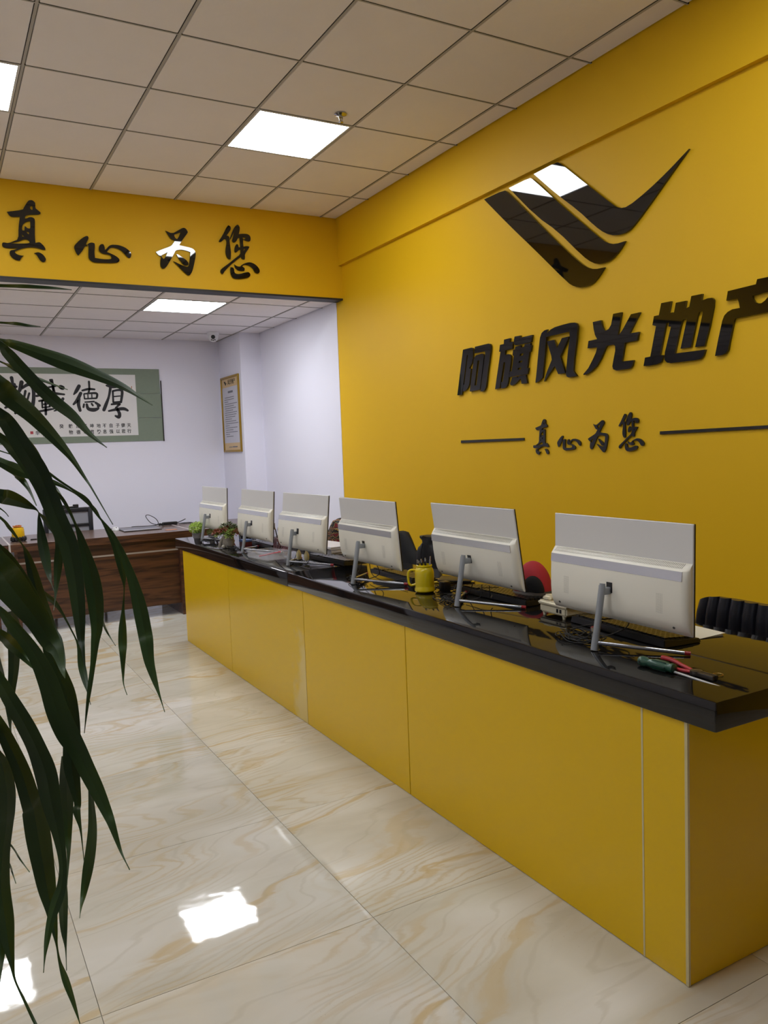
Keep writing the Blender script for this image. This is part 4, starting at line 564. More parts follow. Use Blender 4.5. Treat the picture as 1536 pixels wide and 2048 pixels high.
# plugs and adapters hanging under screens
for i, (x, y, z, l) in enumerate(((1.815, 4.27, .835, 'left cream power plug hanging under the fourth computer'), (1.82, 4.17, .838, 'right cream power plug hanging under the fourth computer'))):
    t = thing('power_plug', l, 'plug', (x, y, z), group='cream plugs under the fourth computer')
    b = BM(); lathe(b, [(.009, -.028), (.014, -.02), (.015, .005), (.008, .022), (.003, .03)], 14); obj('body', b, mat('cream_plastic', 'C9BD8E', .4), t, smooth=True)
    b = BM(); tube(b, [(0, 0, .028), (.004, 0, .034), (.01, .004, .04)], .0025, 8, 4); tube(b, [(0, 0, -.026), (0, .004, -.036), (-.02, .01, -.0425)], .0025, 8, 4); obj('cord', b, RUB, t)
t = thing('power_adapter', 'small black adapter block behind the right side of the mug', 'adapter', (1.955, 2.955, ZT)); B1('body', -.02, .02, -.02, .02, 0, .042, BLK, t, bev=.004)
b = BM(); tube(b, [(.018, 0, .02), (.04, -.01, .004), (.07, -.04, .003)], .002, 6, 5); obj('cord', b, RUB, t)
# yellow mug with pens
t = thing('mug', 'bright yellow mason jar style mug with a handle, holding pens', 'mug', (1.868, 2.985, ZT)); MY = mat('yellow_ceramic', 'D9C000', .15, coat=.3)
b = BM(); S = .0445
lathe(b, [(.036, 0), (.041, .003), (.0455, .008), (.0455, .018), (.0425, .0235), (.0425, .03), (.0430, .06), (.0430, .088), (.041, .1), (.036, .108), (.0335, .111), (.0335, .1135), (.0355, .116), (.0355, .1215), (.0335, .1235), (.0315, .1235), (.031, .1), (.039, .09), (.039, .01), (.0, .008)], 40); obj('body', b, MY, t, smooth=True)
hd = -Vector((math.cos(yaw), -math.sin(yaw), 0))
b = BM(); tube(b, [tuple(hd*r_+Vector((0, 0, z_))) for r_, z_ in ((.040, .099), (.056, .101), (.069, .095), (.073, .08), (.072, .055), (.069, .04), (.06, .032), (.041, .036))], .0052, 12, 6); obj('handle', b, MY, t, smooth=True)
PENS = [('1A1A1E', 'black pen leaning left in the yellow mug', (-.018, .01), (-.03, .004), .150), ('141416', 'thick black marker upright in the yellow mug', (.0, -.008), (.004, -.004), .155), ('8A8684', 'grey pen leaning right in the yellow mug', (.012, -.016), (.020, -.020), .162), ('303034', 'dark pen at the back of the yellow mug', (.005, .015), (.0, .022), .148)]
for c_, l, a, e, h in PENS:
    o = thing('pen', l, 'pen', (1.868, 2.985, ZT+.012), group='pens in the yellow mug')
    b = BM(); A0, A1 = Vector((a[0], a[1], 0)), Vector((e[0], e[1], h-.03)); cyl(b, A0, A1, .0042, 10); obj('barrel', b, mat('pen_'+c_, c_, .3), o, smooth=True)
    dv = (A1-A0).normalized(); b = BM(); cyl(b, A1, A1+dv*.016, .003, 10); box(b, -.0012, .0012, -.001, .001, 0, .03, M=Matrix.Translation(A1-dv*.02+Vector((.005, 0, 0)))); obj('clip', b, CHR, o)
# telephone
t = thing('telephone', 'ivory desk telephone seen from behind between the two nearest computers', 'telephone', (1.95, 2.235, ZT), -.03); IV = mat('ivory_plastic', 'D6CDB0', .4)
def wedge(b, x0, x1, y0, y1, z0, za, zb, bev, ins=0):
    vs = [b.verts.new(c) for c in ((x0, y0, z0), (x1, y0, z0), (x1, y1, z0), (x0, y1, z0), (x0+ins, y0+ins, za), (x1-ins, y0+ins, zb), (x1-ins, y1-ins, zb), (x0+ins, y1-ins, za))]
    for f in ((3, 2, 1, 0), (4, 5, 6, 7), (0, 1, 5, 4), (1, 2, 6, 5), (2, 3, 7, 6), (3, 0, 4, 7)): b.faces.new([vs[i] for i in f])
    es = {e for v in vs for e in v.link_edges}; bmesh.ops.bevel(b, geom=list(es), offset=bev, segments=3, affect='EDGES')
b = BM(); wedge(b, 0, .20, -.075, .075, .012, .045, .030, .006); obj('base', b, IV, t, smooth=True)
b = BM(); wedge(b, -.008, .205, -.082, .082, .042, .058, .04, .006, .004); obj('top_cover', b, IV, t, smooth=True)
b = BM(); wedge(b, .004, .19, .02, .072, .054, .078, .062, .008, .006); obj('handset', b, IV, t, smooth=True)
for x, y in ((.012, -.052), (.012, .058), (.18, -.058), (.18, .058)):
    b = BM(); lathe(b, [(.006, 0), (.008, .014)], 12, c=(x, y)); obj('foot', b, IV, t, smooth=True)
for y in (-.028, -.045): B1('socket', -.0012, .002, y-.0055, y+.0055, .022, .036, BLK, t)
t_kp = BM()
for i in range(4):
    for j in range(3): box(t_kp, .05+i*.03, .068+i*.03, -.07+j*.026, -.052+j*.026, .045, .056)
tag(obj('keypad', t_kp, mat('key_grey', 'A8A49A', .5), t), kind='stuff')
# yellow folders, papers
YF_ = mat('yellow_card', 'D8B42A', .5)
t = B1('folder', -.085, .085, -.14, .14, 0, .006, YF_, bev=.001); t.location = (2.185, 2.60, ZT); t.rotation_euler = (0, 0, -.05); tag(t, 'yellow folder lying under the red and black cap', 'folder')
t = B1('folder', -.05, .05, -.1, .1, 0, .005, YF_, bev=.001); t.location = (2.13, 3.14, ZT); t.rotation_euler = (0, 0, .9); tag(t, 'yellow folder half hidden between the mug and the second computer', 'folder')
t = B1('tablet_case', -.055, .055, -.08, .08, 0, .008, BLK, bev=.002); t.location = (2.135, 3.13, ZT+.0055); t.rotation_euler = (.02, -.03, .8); tag(t, 'flat black case lying on the yellow folder behind the mug', 'case')
t = thing('notepad', 'small white sheet of paper right of the nearest computer', 'paper', (2.12, 1.79, ZT), -.15)
B1('sheet', -.05, .085, -.09, .06, 0, .002, mat('paper', 'DAD6C4', .7), t); B1('upper_sheet', -.045, .09, -.095, .05, .002, .003, MATS['paper'], t, rot=(0, -.04, .08))
t = thing('paper_stack', 'thick stack of white paper between the third and fourth computers', 'paper', (2.17, 4.62, ZT), .1)
for i in range(8):
    B1('sheet', -.1, .1, -.19, .19, i*.006, i*.006+.0055, mat('paper_white', 'D8D6DC', .7), t, loc=(random.uniform(-.004, .004), random.uniform(-.006, .006), 0), rot=(0, 0, random.uniform(-.03, .03)))
t = thing('stapler', 'dark grey stapler on the worktop in front of the white paper stack', 'stapler', (2.115, 4.25, ZT), 1.4); DG = mat('dark_grey_plastic', '35353C', .3)
b = BM(); wedge(b, -.06, .06, -.017, .017, 0, .010, .010, .003); obj('base', b, BLK, t, smooth=True)
b = BM(); wedge(b, -.062, .055, -.014, .014, .012, .045, .030, .006, .003); obj('top_arm', b, DG, t, smooth=True)
b = BM(); lathe(b, [(.004, -.018), (.004, .018)], 10, M=Matrix.Translation((-.05, 0, .02)) @ Matrix.Rotation(math.pi/2, 4, 'X')); obj('hinge_pin', b, CHR, t)
# cap
t = thing('cap', 'red cap with a black front panel and a dark grey brim, on the yellow folder', 'cap', (2.165, 2.60, ZT+.007), .72); RC = mat('red_cloth', 'A8242E', .8, noise=(30, .1), bump=(200, .2)); BC = mat('black_cloth', '0E0E11', .85, noise=(40, .2), bump=(90, .6))
b = BM(); bmesh.ops.create_uvsphere(b, u_segments=28, v_segments=16, radius=1)
bmesh.ops.delete(b, geom=[v for v in b.verts if v.co.z < -.01], context='VERTS')
for v in b.verts:
    k = 1+.12*max(0, v.co.x); v.co = Vector((v.co.x*.085, v.co.y*.082, v.co.z*.135*k+.006))
obj('crown', b, RC, t, smooth=True)
b = BM(); bmesh.ops.create_uvsphere(b, u_segments=24, v_segments=14, radius=1)
for v in b.verts: v.co = Vector((v.co.x*.03-.062, v.co.y*.05-.008, max(v.co.z, -.05)*.075+.016))
obj('front_panel', b, BC, t, smooth=True)
b = BM(); n = 20; top = []; bot = []
for i in range(n+1):
    a = math.pi*(i/n)+math.pi/2
    o_ = Vector((math.cos(a)*.115-.03, math.sin(a)*.095, .004+.02*abs(math.cos(a))**2*0+.018*(1-abs(math.sin(a)))*.6)); i_ = Vector((math.cos(a)*.06-.02, math.sin(a)*.078, .022+.006*(1-abs(math.sin(a)))))
    top.append((b.verts.new(o_), b.verts.new(i_))); bot.append((b.verts.new(o_-Vector((0, 0, .004))), b.verts.new(i_-Vector((0, 0, .004)))))
for i in range(n):
    b.faces.new((top[i][0], top[i+1][0], top[i+1][1], top[i][1])); b.faces.new((bot[i][0], bot[i][1], bot[i+1][1], bot[i+1][0]))
    b.faces.new((top[i][0], bot[i][0], bot[i+1][0], top[i+1][0])); b.faces.new((top[i][1], top[i+1][1], bot[i+1][1], bot[i][1]))
b.faces.new((top[0][0], top[0][1], bot[0][1], bot[0][0])); b.faces.new((top[n][0], bot[n][0], bot[n][1], top[n][1]))
obj('brim', b, mat('grey_brim', '37322E', .6), t, smooth=True)
# screwdriver
t = thing('screwdriver', 'screwdriver with a green handle and long steel shaft at the near end of the worktop', 'screwdriver', (1.715, 1.60, ZT+.0008), 0); GH = mat('green_handle', '1E4A38', .3, coat=.2)
dv = Vector((1.734-1.715, 1.312-1.60, 0)); q = dv.to_track_quat('Z', 'Y').to_matrix().to_4x4(); Mx = Matrix.Translation((0, 0, .0145)) @ q
b = BM(); lathe(b, [(.008, 0), (.0125, .003), (.0145, .01), (.0145, .022), (.0105, .031), (.012, .04), (.0142, .055), (.0142, .085), (.0115, .102), (.0135, .108), (.0135, .116), (.006, .119)], 24, M=Mx)
for v in b.verts: pass
obj('handle', b, GH, t, smooth=True)
b = BM()
for i in range(6):
    a = i*math.pi/3; box(b, -.0012, .0012, -.0012, .0012, .05, .095, M=Mx @ Matrix.Translation((.0140*math.cos(a), .0140*math.sin(a), 0)))
obj('grip_rib', b, mat('green_dark', '12332A', .4), t)
b = BM(); lathe(b, [(.0035, -.0145), (.0035, .016)], 12, M=Mx @ Matrix.Translation((0, 0, .012)) @ Matrix.Rotation(math.pi/2, 4, 'Y') ); obj('hanging_hole', b, BLK, t)
Mx2 = Matrix.Translation((0, 0, .0145)) @ (dv+Vector((0, 0, -.021))).to_track_quat('Z', 'Y').to_matrix().to_4x4()
b = BM(); lathe(b, [(.0034, .112), (.0034, .262), (.0026, .275), (.0042, .280), (.0018, .290)], 12, M=Mx2); obj('shaft', b, mat('steel', 'C8C8CA', .35, metal=.5), t, smooth=True)
# pliers
t = thing('pliers', 'combination pliers with red handles behind the screwdriver shaft', 'pliers', (1.756, 1.44, ZT)); STL = mat('dull_steel', '55504C', .35, metal=.8); RH = mat('red_grip', 'B02A34', .3)
for pts in ([(.042, .15, .012), (.036, .11, .014), (.020, .06, .012), (.006, .012, .01)], [(-.012, .155, .009), (-.022, .11, .009), (-.014, .05, .009), (-.002, .01, .009)]):
    b = BM(); tube(b, pts, lambda u_: .0072*(1-.35*u_), 12, 6); obj('handle', b, RH, t, smooth=True)
b = BM(); lathe(b, [(.0165, 0), (.0165, .012), (.008, .014)], 20, M=Matrix.Translation((.002, .0, .003))); obj('pivot', b, STL, t, smooth=True)
for s in (-1, 1):
    b = BM(); wedge(b, -.0095, -.0004, -.062, -.002, .002, .014, .015, .0015)
    if s > 0: bmesh.ops.scale(b, vec=(-1, 1, 1), verts=b.verts); bmesh.ops.reverse_faces(b, faces=b.faces)
    bmesh.ops.translate(b, vec=(.002+.002*s, 0, 0), verts=b.verts); obj('jaw', b, STL, t, smooth=True)
t = thing('key_ring', 'small gold ring with chain resting behind the pliers jaws', 'ring', (1.80, 1.405, ZT)); GD = mat('brass', 'A98A4E', .3, metal=.9)
b = BM(); tube(b, [(.016*math.cos(a*.5236), .012*math.sin(a*.5236), .003+.004*(a % 2)*.2) for a in range(13)], .0014, 8, 3); obj('ring', b, GD, t, smooth=True)
b = BM()
for i in range(7): tube(b, [(-.004-.003*i+.003*math.cos(a*1.05), .012+.008*i+.003*math.sin(a*1.05), .003) for a in range(7)], .0008, 6, 2)
obj('chain', b, GD, t, smooth=True)
# clear tray with red pen, pencil cup
CL = mat('clear_plastic', 'F0F0F4', .15, alpha=.16, spec=.6)
t = thing('clear_tray', 'translucent plastic tray on the worktop edge in front of the pink pencil holder', 'tray', (1.76, 4.60, ZT), .12)
B1('bottom', -.08, .08, -.13, .13, .001, .004, CL, t)
b = BM(); box(b, -.083, -.08, -.13, .13, .001, .042); box(b, .08, .083, -.13, .13, .001, .042); box(b, -.08, .08, -.133, -.13, .001, .042); box(b, -.08, .08, .13, .133, .001, .042); obj('side_wall', b, CL, t)
b = BM(); box(b, -.09, -.083, -.14, .14, .040, .044); box(b, .083, .09, -.14, .14, .04, .044); box(b, -.083, .083, -.14, -.133, .04, .044); box(b, -.083, .083, .133, .14, .04, .044); obj('rim', b, CL, t)
o = thing('pen', 'red and clear ballpoint pen lying slanted in the plastic tray', 'pen', (1.76, 4.58, ZT+.012)); b = BM(); cyl(b, (-.055, .05, 0), (.045, -.06, .028), .0048, 10); obj('barrel', b, mat('pen_red', 'B8444C', .3), o, smooth=True)
b = BM(); cyl(b, (.045, -.06, .028), (.053, -.069, .0302), .0035, 10); obj('cap_end', b, CHR, o, smooth=True)
t = thing('pencil_holder', 'pink lattice pencil holder between the fourth and fifth computers', 'pencil holder', (1.955, 4.90, ZT)); PK = mat('pink_plastic', 'A8808E', .5)
b = BM()
for s in range(4):
    MM = Matrix.Rotation(s*math.pi/2, 4, 'Z')
    for k in range(5):
        for sg in (-1, 1):
            x0 = -.036+k*.018; tube(b, [tuple(MM @ Vector((max(-.036, min(.036, x0-sg*.02)), -.038, .003))), tuple(MM @ Vector((max(-.036, min(.036, x0+sg*.02)), -.038, .085)))], .0018, 5, 0)
obj('lattice_wall', b, PK, t)
b = BM()
for z in (0, .082):
    for a in ((-.04, .04, -.04, -.036), (-.04, .04, .036, .04), (-.04, -.036, -.036, .036), (.036, .04, -.036, .036)): box(b, *a, z, z+.006)
obj('rim', b, mat('pink_light', 'C8B0BA', .5), t); B1('bottom', -.036, .036, -.036, .036, 0, .004, PK, t)
for i, (cc, nm, l, dx, dy, h) in enumerate((('2A2422', 'pencil', 'dark pencil leaning far left in the pink holder', -.01, .05, .13), ('6A5048', 'pencil', 'brown pencil leaning left in the pink holder', .0, .03, .13), ('3C4A50', 'pen', 'grey blue pen upright in the pink holder', .005, -.03, .135), ('222222', 'pencil', 'short dark pencil in the middle of the pink holder', .0, .0, .115))):
    o = thing(nm, l, nm, (1.955, 4.90, ZT+.006), group='pencils in the pink holder'); b = BM(); A0 = Vector((dx*.2, dy*.2, 0)); A1 = Vector((dx, dy, h)); cyl(b, A0, A1, .0038, 6); obj('barrel', b, mat('pencil_'+cc, cc, .5), o)
    b = BM(); d2 = (A1-A0).normalized(); tube(b, [A1, A1+d2*.014], lambda u_: .0036*(1-u_)+.0004, 6, 0); obj('point', b, mat('pencil_wood', 'A88A60', .6), o)
# small boxes, red items near fifth computer
t = thing('box', 'blue lidded dark red box beside the burlap coloured pot', 'box', (1.85, 5.28, ZT), .2); B1('carton', -.03, .03, -.035, .035, 0, .035, mat('maroon', '5A1C20', .5), t, bev=.002); B1('lid', -.032, .032, -.037, .037, .035, .05, mat('blue_lid', '5C78B8', .4), t, bev=.002)
t = thing('box', 'dark red folded box standing behind the fifth computer', 'box', (2.10, 5.17, ZT), -.1); B1('carton', -.02, .02, -.12, .12, 0, .06, MATS['maroon'], t, bev=.002); B1('lid', -.022, .022, -.05, .05, .06, .068, mat('maroon_dark', '3C1416', .5), t)
t = thing('cloth_strap', 'looped red strap lying on the white papers behind the fifth computer', 'strap', (2.13, 4.95, ZT)); B1('paper_sheet', -.06, .06, -.07, .07, .0, .03, MATS['paper_white'], t)
b = BM(); tube(b, [(-.05, .06, .036), (-.02, .0, .04), (-.045, -.04, .036), (-.02, -.06, .036), (.02, -.03, .042), (-.03, .03, .045), (.03, .06, .038)], .005, 8, 5); obj('strap_loop', b, RED, t, smooth=True)
# plants on the counter
def tuft(b, c, r, n, seed, leaf=.008, flat=.9, up=.3):
    random.seed(seed)
    for _ in range(n):
        d = Vector((random.gauss(0, 1), random.gauss(0, 1), random.gauss(up, .8))).normalized(); p = Vector(c)+Vector((d.x*r[0], d.y*r[1], d.z*r[2]))*random.uniform(.55, 1.05)
        a = d.orthogonal().normalized(); bb = d.cross(a); ang = random.uniform(0, 6.3); u1 = a*math.cos(ang)+bb*math.sin(ang); L_ = leaf*random.uniform(.6, 1.3)
        tip = p+(u1*.8+d*.6).normalized()*L_; s = u1.cross(d)*L_*.38; mid = (p+tip)/2+d*L_*.12
        vs = [b.verts.new(v) for v in (p, mid+s, tip, mid-s)]; b.faces.new(vs)
t = thing('potted_plant', 'bright lime green bushy plant in a ribbed grey pot', 'plant', (1.735, 6.05, ZT)); PG = mat('grey_pot', '7E7A78', .5)
b = BM(); lathe(b, [(.028, 0), (.031, .008), (.034, .010), (.033, .016), (.036, .018), (.035, .024), (.038, .026), (.037, .032), (.040, .034), (.039, .041), (.042, .043), (.042, .048), (.037, .048), (.036, .04), (0, .04)], 28); obj('pot', b, PG, t, smooth=True)
b = BM(); tuft(b, (0, 0, .085), (.058, .058, .045), 900, 11, .011); tag(obj('foliage', b, mat('lime_leaf', 'A6C24E', .5, noise=(30, .25)), t), kind='stuff')
b = BM()
for k in range(9): tube(b, [(0, 0, .04), (.02*math.cos(k), .02*math.sin(k), .06), (.04*math.cos(k*.9), .04*math.sin(k*.9), .09)], .0015, 5, 3)
obj('stems', b, mat('green_stem', '6A8A3A', .5), t)
t = thing('potted_plant', 'small olive green succulent behind the farthest computer stand', 'plant', (1.83, 6.0, ZT)); b = BM(); lathe(b, [(.02, 0), (.027, .035), (.025, .035), (0, .03)], 18); obj('pot', b, PG, t, smooth=True)
b = BM(); tuft(b, (0, 0, .05), (.035, .035, .022), 200, 12, .012); tag(obj('foliage', b, mat('olive_leaf', '6E7A3C', .6, noise=(30, .3)), t), kind='stuff')
t = thing('potted_plant', 'red and green succulent in a sculpted burlap coloured pot', 'plant', (1.735, 5.30, ZT)); BUR = mat('burlap_resin', '8E867A', .8, noise=(60, .25), bump=(150, .8))
b = BM(); lathe(b, [(.022, 0), (.034, .004), (.04, .02), (.042, .045), (.037, .07), (.036, .09), (.039, .1), (.033, .1), (.032, .09), (0, .088)], 28)
for v in b.verts:
    if v.co.z < .06: v.co.x *= 1+.25*math.sin(3*math.atan2(v.co.y, v.co.x))*(1-v.co.z/.06)*.6
obj('pot', b, BUR, t, smooth=True)
b = BM(); tube(b, [(-.03, .012, .078), (-.046, .02, .05), (-.052, .026, .02), (-.05, .03, .008)], lambda u_: .008+.008*u_, 12, 5); obj('pot_spout', b, BUR, t, smooth=True)
b = BM(); bmesh.ops.create_uvsphere(b, u_segments=14, v_segments=8, radius=.013, matrix=Matrix.Translation((-.043, -.012, .013))); obj('pot_ornament', b, mat('pale_resin', 'B8B0A0', .7), t, smooth=True)
random.seed(21); heads = [(-.05, .03, .125, 0), (-.02, .02, .155, 1), (.01, -.005, .165, 1), (.03, -.03, .15, 1), (-.035, -.01, .13, 0), (.0, -.03, .118, 2), (.03, .01, .13, 1), (-.045, .045, .105, 2), (.045, -.045, .125, 0), (.01, .04, .135, 0), (-.01, -.05, .1, 2), (.02, -.055, .115, 0), (-.06, .05, .12, 0), (-.03, .06, .1, 2), (.05, -.01, .14, 1)]
SM = [mat('succulent_red', '94503C', .6, noise=(40, .3)), mat('succulent_grey', '5F6A48', .6, noise=(40, .3)), mat('succulent_green', '8FA84A', .5, noise=(40, .2))]
heads = [(a*1.15, c*1.15, .1+(e-.1)*1.15, k_) for a, c, e, k_ in heads]+[(random.uniform(-.05, .05), random.uniform(-.055, .055), random.uniform(.11, .16), random.choice((0, 0, 1, 2))) for _ in range(9)]
for hx, hy, hz, k in heads:
    b = BM()
    for q in range(26):
        a = q*2.4; rr = .004+.0009*q; p = Vector((math.cos(a)*rr, math.sin(a)*rr, .012-.0007*q)); o_ = Vector((math.cos(a), math.sin(a), .7)).normalized()*.0105; s = Vector((-math.sin(a), math.cos(a), 0))*.0045
        vs = [b.verts.new(v) for v in (p*.4, p+s, p+o_, p-s)]; b.faces.new(vs)
    obj('rosette', b, SM[k], t, (hx, hy, hz-.012), rot=(-hy*6, hx*6, 0)).scale = (1.35, 1.35, 1.35)
b = BM()
for hx, hy, hz, k in heads: tube(b, [(0, 0, .085), (hx*.5, hy*.5, hz*.5+.05), (hx, hy, hz-.012)], .0025, 5, 3)
obj('stems', b, MATS['green_stem'], t)
t = thing('potted_plant', 'small orange and green plant in a dark pot behind the succulent', 'plant', (1.93, 5.52, ZT)); b = BM(); lathe(b, [(.026, 0), (.034, .06), (.031, .06), (0, .055)], 18); obj('pot', b, BLK, t, smooth=True)
b = BM(); tuft(b, (0, 0, .085), (.05, .05, .03), 260, 14, .02); tag(obj('foliage', b, mat('orange_leaf', '9A8A34', .6, noise=(14, .5)), t), kind='stuff')
# ================================================================ BEHIND THE COUNTER
LEA = mat('black_leather', '1C1C22', .3, bump=(120, .15))
def office_chair(label, loc, rz, ribs=True):
    r = thing('office_chair', label, 'chair', loc, rz, 'chairs behind the counter')
    n = 9; W = .56; H0, H1 = .42, .845
    for k in range(n):
        y0 = -W/2+k*W/n; b = BM(); rows = 9; cols_ = 6; G_ = []
        for i in range(rows+1):
            z = H0+(H1-H0)*i/rows; rw = []
            for j in range(cols_+1):
                u_ = j/cols_; y = y0+.001+u_*(W/n-.002); yy = (y)/(W/2); top = 1-(.10*abs(yy)**5)
                zz = H0+(z-H0)*top; bulge = .022*math.sin(math.pi*u_)**.6+.02*math.sin(math.pi*min(1, i/rows*1.02))**.4
                rw.append((-.03-bulge-.05*(1-yy*yy)*0+.035*yy*yy, y*(1-.07*(i/rows)**2), zz))
            G_.append(rw)
        F_ = [[b.verts.new(c) for c in rw] for rw in G_]; K_ = [[b.verts.new((.055-(.03 if i == rows else 0), c[1], c[2]-(.01 if i == rows else 0))) for c in rw] for i, rw in enumerate(G_)]
        for i in range(rows):
            for j in range(cols_):
                b.faces.new((F_[i][j], F_[i+1][j], F_[i+1][j+1], F_[i][j+1])); b.faces.new((K_[i][j], K_[i][j+1], K_[i+1][j+1], K_[i+1][j]))
            b.faces.new((F_[i][0], K_[i][0], K_[i+1][0], F_[i+1][0])); b.faces.new((F_[i][-1], F_[i+1][-1], K_[i+1][-1], K_[i][-1]))
        for j in range(cols_): b.faces.new((F_[rows][j], K_[rows][j], K_[rows][j+1], F_[rows][j+1])); b.faces.new((F_[0][j], F_[0][j+1], K_[0][j+1], K_[0][j]))
        obj('back_rib', b, LEA, r, smooth=True)
    b = BM(); box(b, -.48, .02, -.27, .27, .40, .49, .035, seg=3); obj('seat', b, LEA, r, smooth=True)
    b = BM(); cyl(b, (-.23, 0, .09), (-.23, 0, .41), .025, 14); obj('gas_lift', b, CHR, r, smooth=True)
    for k in range(5):
        a = k*2*math.pi/5; b = BM(); tube(b, [(-.23, 0, .10), (-.23+.28*math.cos(a), .28*math.sin(a), .06)], .018, 8, 0); l_ = obj('base_arm', b, BLK, r, smooth=True)
        b = BM(); lathe(b, [(.026, -.012), (.03, -.008), (.03, .008), (.026, .012)], 16, M=Matrix.Translation((-.23+.28*math.cos(a), .28*math.sin(a), .03)) @ Matrix.Rotation(math.pi/2, 4, 'X') @ Matrix.Rotation(a, 4, 'Y')); obj('caster', b, RUB, l_, smooth=True)
    for s in (-1, 1):
        b = BM(); tube(b, [(.03, s*.29, .45), (-.02, s*.30, .62), (-.12, s*.30, .645), (-.3, s*.3, .64), (-.33, s*.29, .47)], .014, 10, 5); obj('armrest', b, BLK, r, smooth=True)
    return r
oc = office_chair('black leather chair with vertical padded ribs behind the near end of the counter', (2.56, 1.83, -.012), -.05)
# (armrests and seat of this chair are below the worktop)
CLO = mat('black_nylon', '0D0E12', .55, noise=(20, .3), bump=(18, 1.0))
def blob(b, prof, depth, seed, squash=None):
    """closed soft body from an outline ring list: (y, z, halfwidth)"""
    random.seed(seed); rings = []
    n = 20
    for y, z, hw in prof:
        rings.append([b.verts.new((depth*math.sin(2*math.pi*i/n)*(1+random.uniform(-.08, .08))*min(1, hw/.05), y+hw*math.cos(2*math.pi*i/n)*(1+random.uniform(-.04, .04)), z+random.uniform(-.003, .003))) for i in range(n)])
    for a, c in zip(rings, rings[1:]):
        for i in range(n): b.faces.new((a[i], a[(i+1) % n], c[(i+1) % n], c[i]))
    b.faces.new(rings[0][::-1]); b.faces.new(rings[-1])
def simple_chair(label, x, y, rz, cover):
    r = thing('office_chair', label, 'chair', (x, y, 0), rz, 'chairs behind the counter')
    b = BM(); box(b, -.32, .0, -.23, .23, .40, .465, .03, seg=3); obj('seat', b, LEA, r, smooth=True)
    b = BM(); cyl(b, (-.16, 0, .09), (-.16, 0, .41), .025, 14); obj('gas_lift', b, CHR, r, smooth=True)
    for k in range(5):
        a = k*2*math.pi/5; b = BM(); tube(b, [(-.16, 0, .10), (-.16+.16*math.cos(a), .2*math.sin(a), .02)], .018, 8, 0); obj('base_arm', b, BLK, r, smooth=True)
    return r
r = simple_chair('chair behind the third computer with a black rounded backrest', 2.78, 4.70, 0, None)
b = BM(); blob(b, [(0, .42, .2), (0, .47, .24), (0, .6, .245), (0, .68, .235), (.0, .705, .21), (0.0, .72, .19), (0.01, .74, .17), (0.02, .80, .125), (.03, .835, .1), (.03, .853, .075), (.03, .858, .03)], .045, 4); obj('backrest', b, mat('black_mesh_fabric', '0A0A0D', .8, bump=(200, .3)), r, smooth=True)
r = simple_chair('plain dark chair hidden behind the second computer, carrying the drawstring bag', 2.80, 4.18, 0, None)
b = BM(); box(b, 0, .05, -.22, .22, .47, .74, .03, seg=3); obj('backrest', b, LEA, r, smooth=True)
t = thing('drawstring_bag', 'black drawstring bag with a gathered top hanging on a chair between mug and second computer', 'bag', (2.73, 4.27, .006))
b = BM(); blob(b, [(-.0, .47, .13), (0, .5, .17), (0, .58, .185), (0, .68, .18), (.0, .74, .168), (.0, .775, .135), (0.0, .80, .10), (.0, .815, .075), (.0, .832, .08), (.01, .845, .098), (.01, .856, .098), (.01, .86, .06)], .045, 9); obj('bag_body', b, CLO, t, smooth=True)
b = BM(); tube(b, [(.04*math.cos(a), .075*math.sin(a), .815+.003*math.sin(a*3)) for a in [i*2*math.pi/16 for i in range(17)]], .004, 8, 2); tube(b, [(-.05, .02, .815), (-.06, .03, .74), (-.058, .02, .66)], .003, 6, 4); obj('drawstring', b, RUB, t, smooth=True)
r = simple_chair('chair behind the fourth computer that carries the gold patterned cushion', 2.62, 5.2, 0, None)
b = BM(); box(b, 0, .05, -.22, .22, .47, .80, .03, seg=3); obj('backrest', b, LEA, r, smooth=True)
def baroque():
    M = bpy.data.materials.new('baroque_print'); M.use_nodes = True; nt = M.node_tree; bb = nt.nodes['Principled BSDF']; L = nt.links.new
    tc = N(nt, 'ShaderNodeTexCoord'); nz = N(nt, 'ShaderNodeTexNoise'); nz.inputs['Scale'].default_value = 9; L(tc.outputs['Object'], nz.inputs[0])
    sc2 = N(nt, 'ShaderNodeVectorMath', operation='SCALE'); sc2.inputs['Scale'].default_value = .22; L(nz.outputs['Color'], sc2.inputs[0])
    a = N(nt, 'ShaderNodeVectorMath', operation='ADD'); L(tc.outputs['Object'], a.inputs[0]); L(sc2.outputs[0], a.inputs[1])
    wv = N(nt, 'ShaderNodeTexWave', wave_type='RINGS'); wv.inputs['Scale'].default_value = 5; wv.inputs['Distortion'].default_value = 8; L(a.outputs[0], wv.inputs['Vector'])
    r_ = N(nt, 'ShaderNodeValToRGB'); r_.color_ramp.interpolation = 'CONSTANT'; e = r_.color_ramp.elements; e[0].position = 0; e[0].color = lin('17100E'); e[1].position = .42; e[1].color = lin('A8803A')
    x = e.new(.62); x.color = lin('C8B078'); x = e.new(.72); x.color = lin('1A0F0D'); x = e.new(.93); x.color = lin('7A1820')
    L(wv.outputs['Fac'], r_.inputs[0]); L(r_.outputs[0], bb.inputs['Base Color']); bb.inputs['Roughness'].default_value = .6
    return M
t = thing('cushion', 'black, gold and red patterned cushion on a chair behind the fourth computer', 'cushion', (2.53, 5.17, .006)); BQ = baroque()
b = BM(); blob(b, [(0, .47, .12), (0, .5, .2), (0, .6, .25), (0, .7, .25), (0, .78, .22), (-.01, .84, .17), (-.02, .885, .12), (-.03, .92, .07), (-.03, .935, .02)], .065, 6); obj('cover', b, BQ, t, smooth=True)
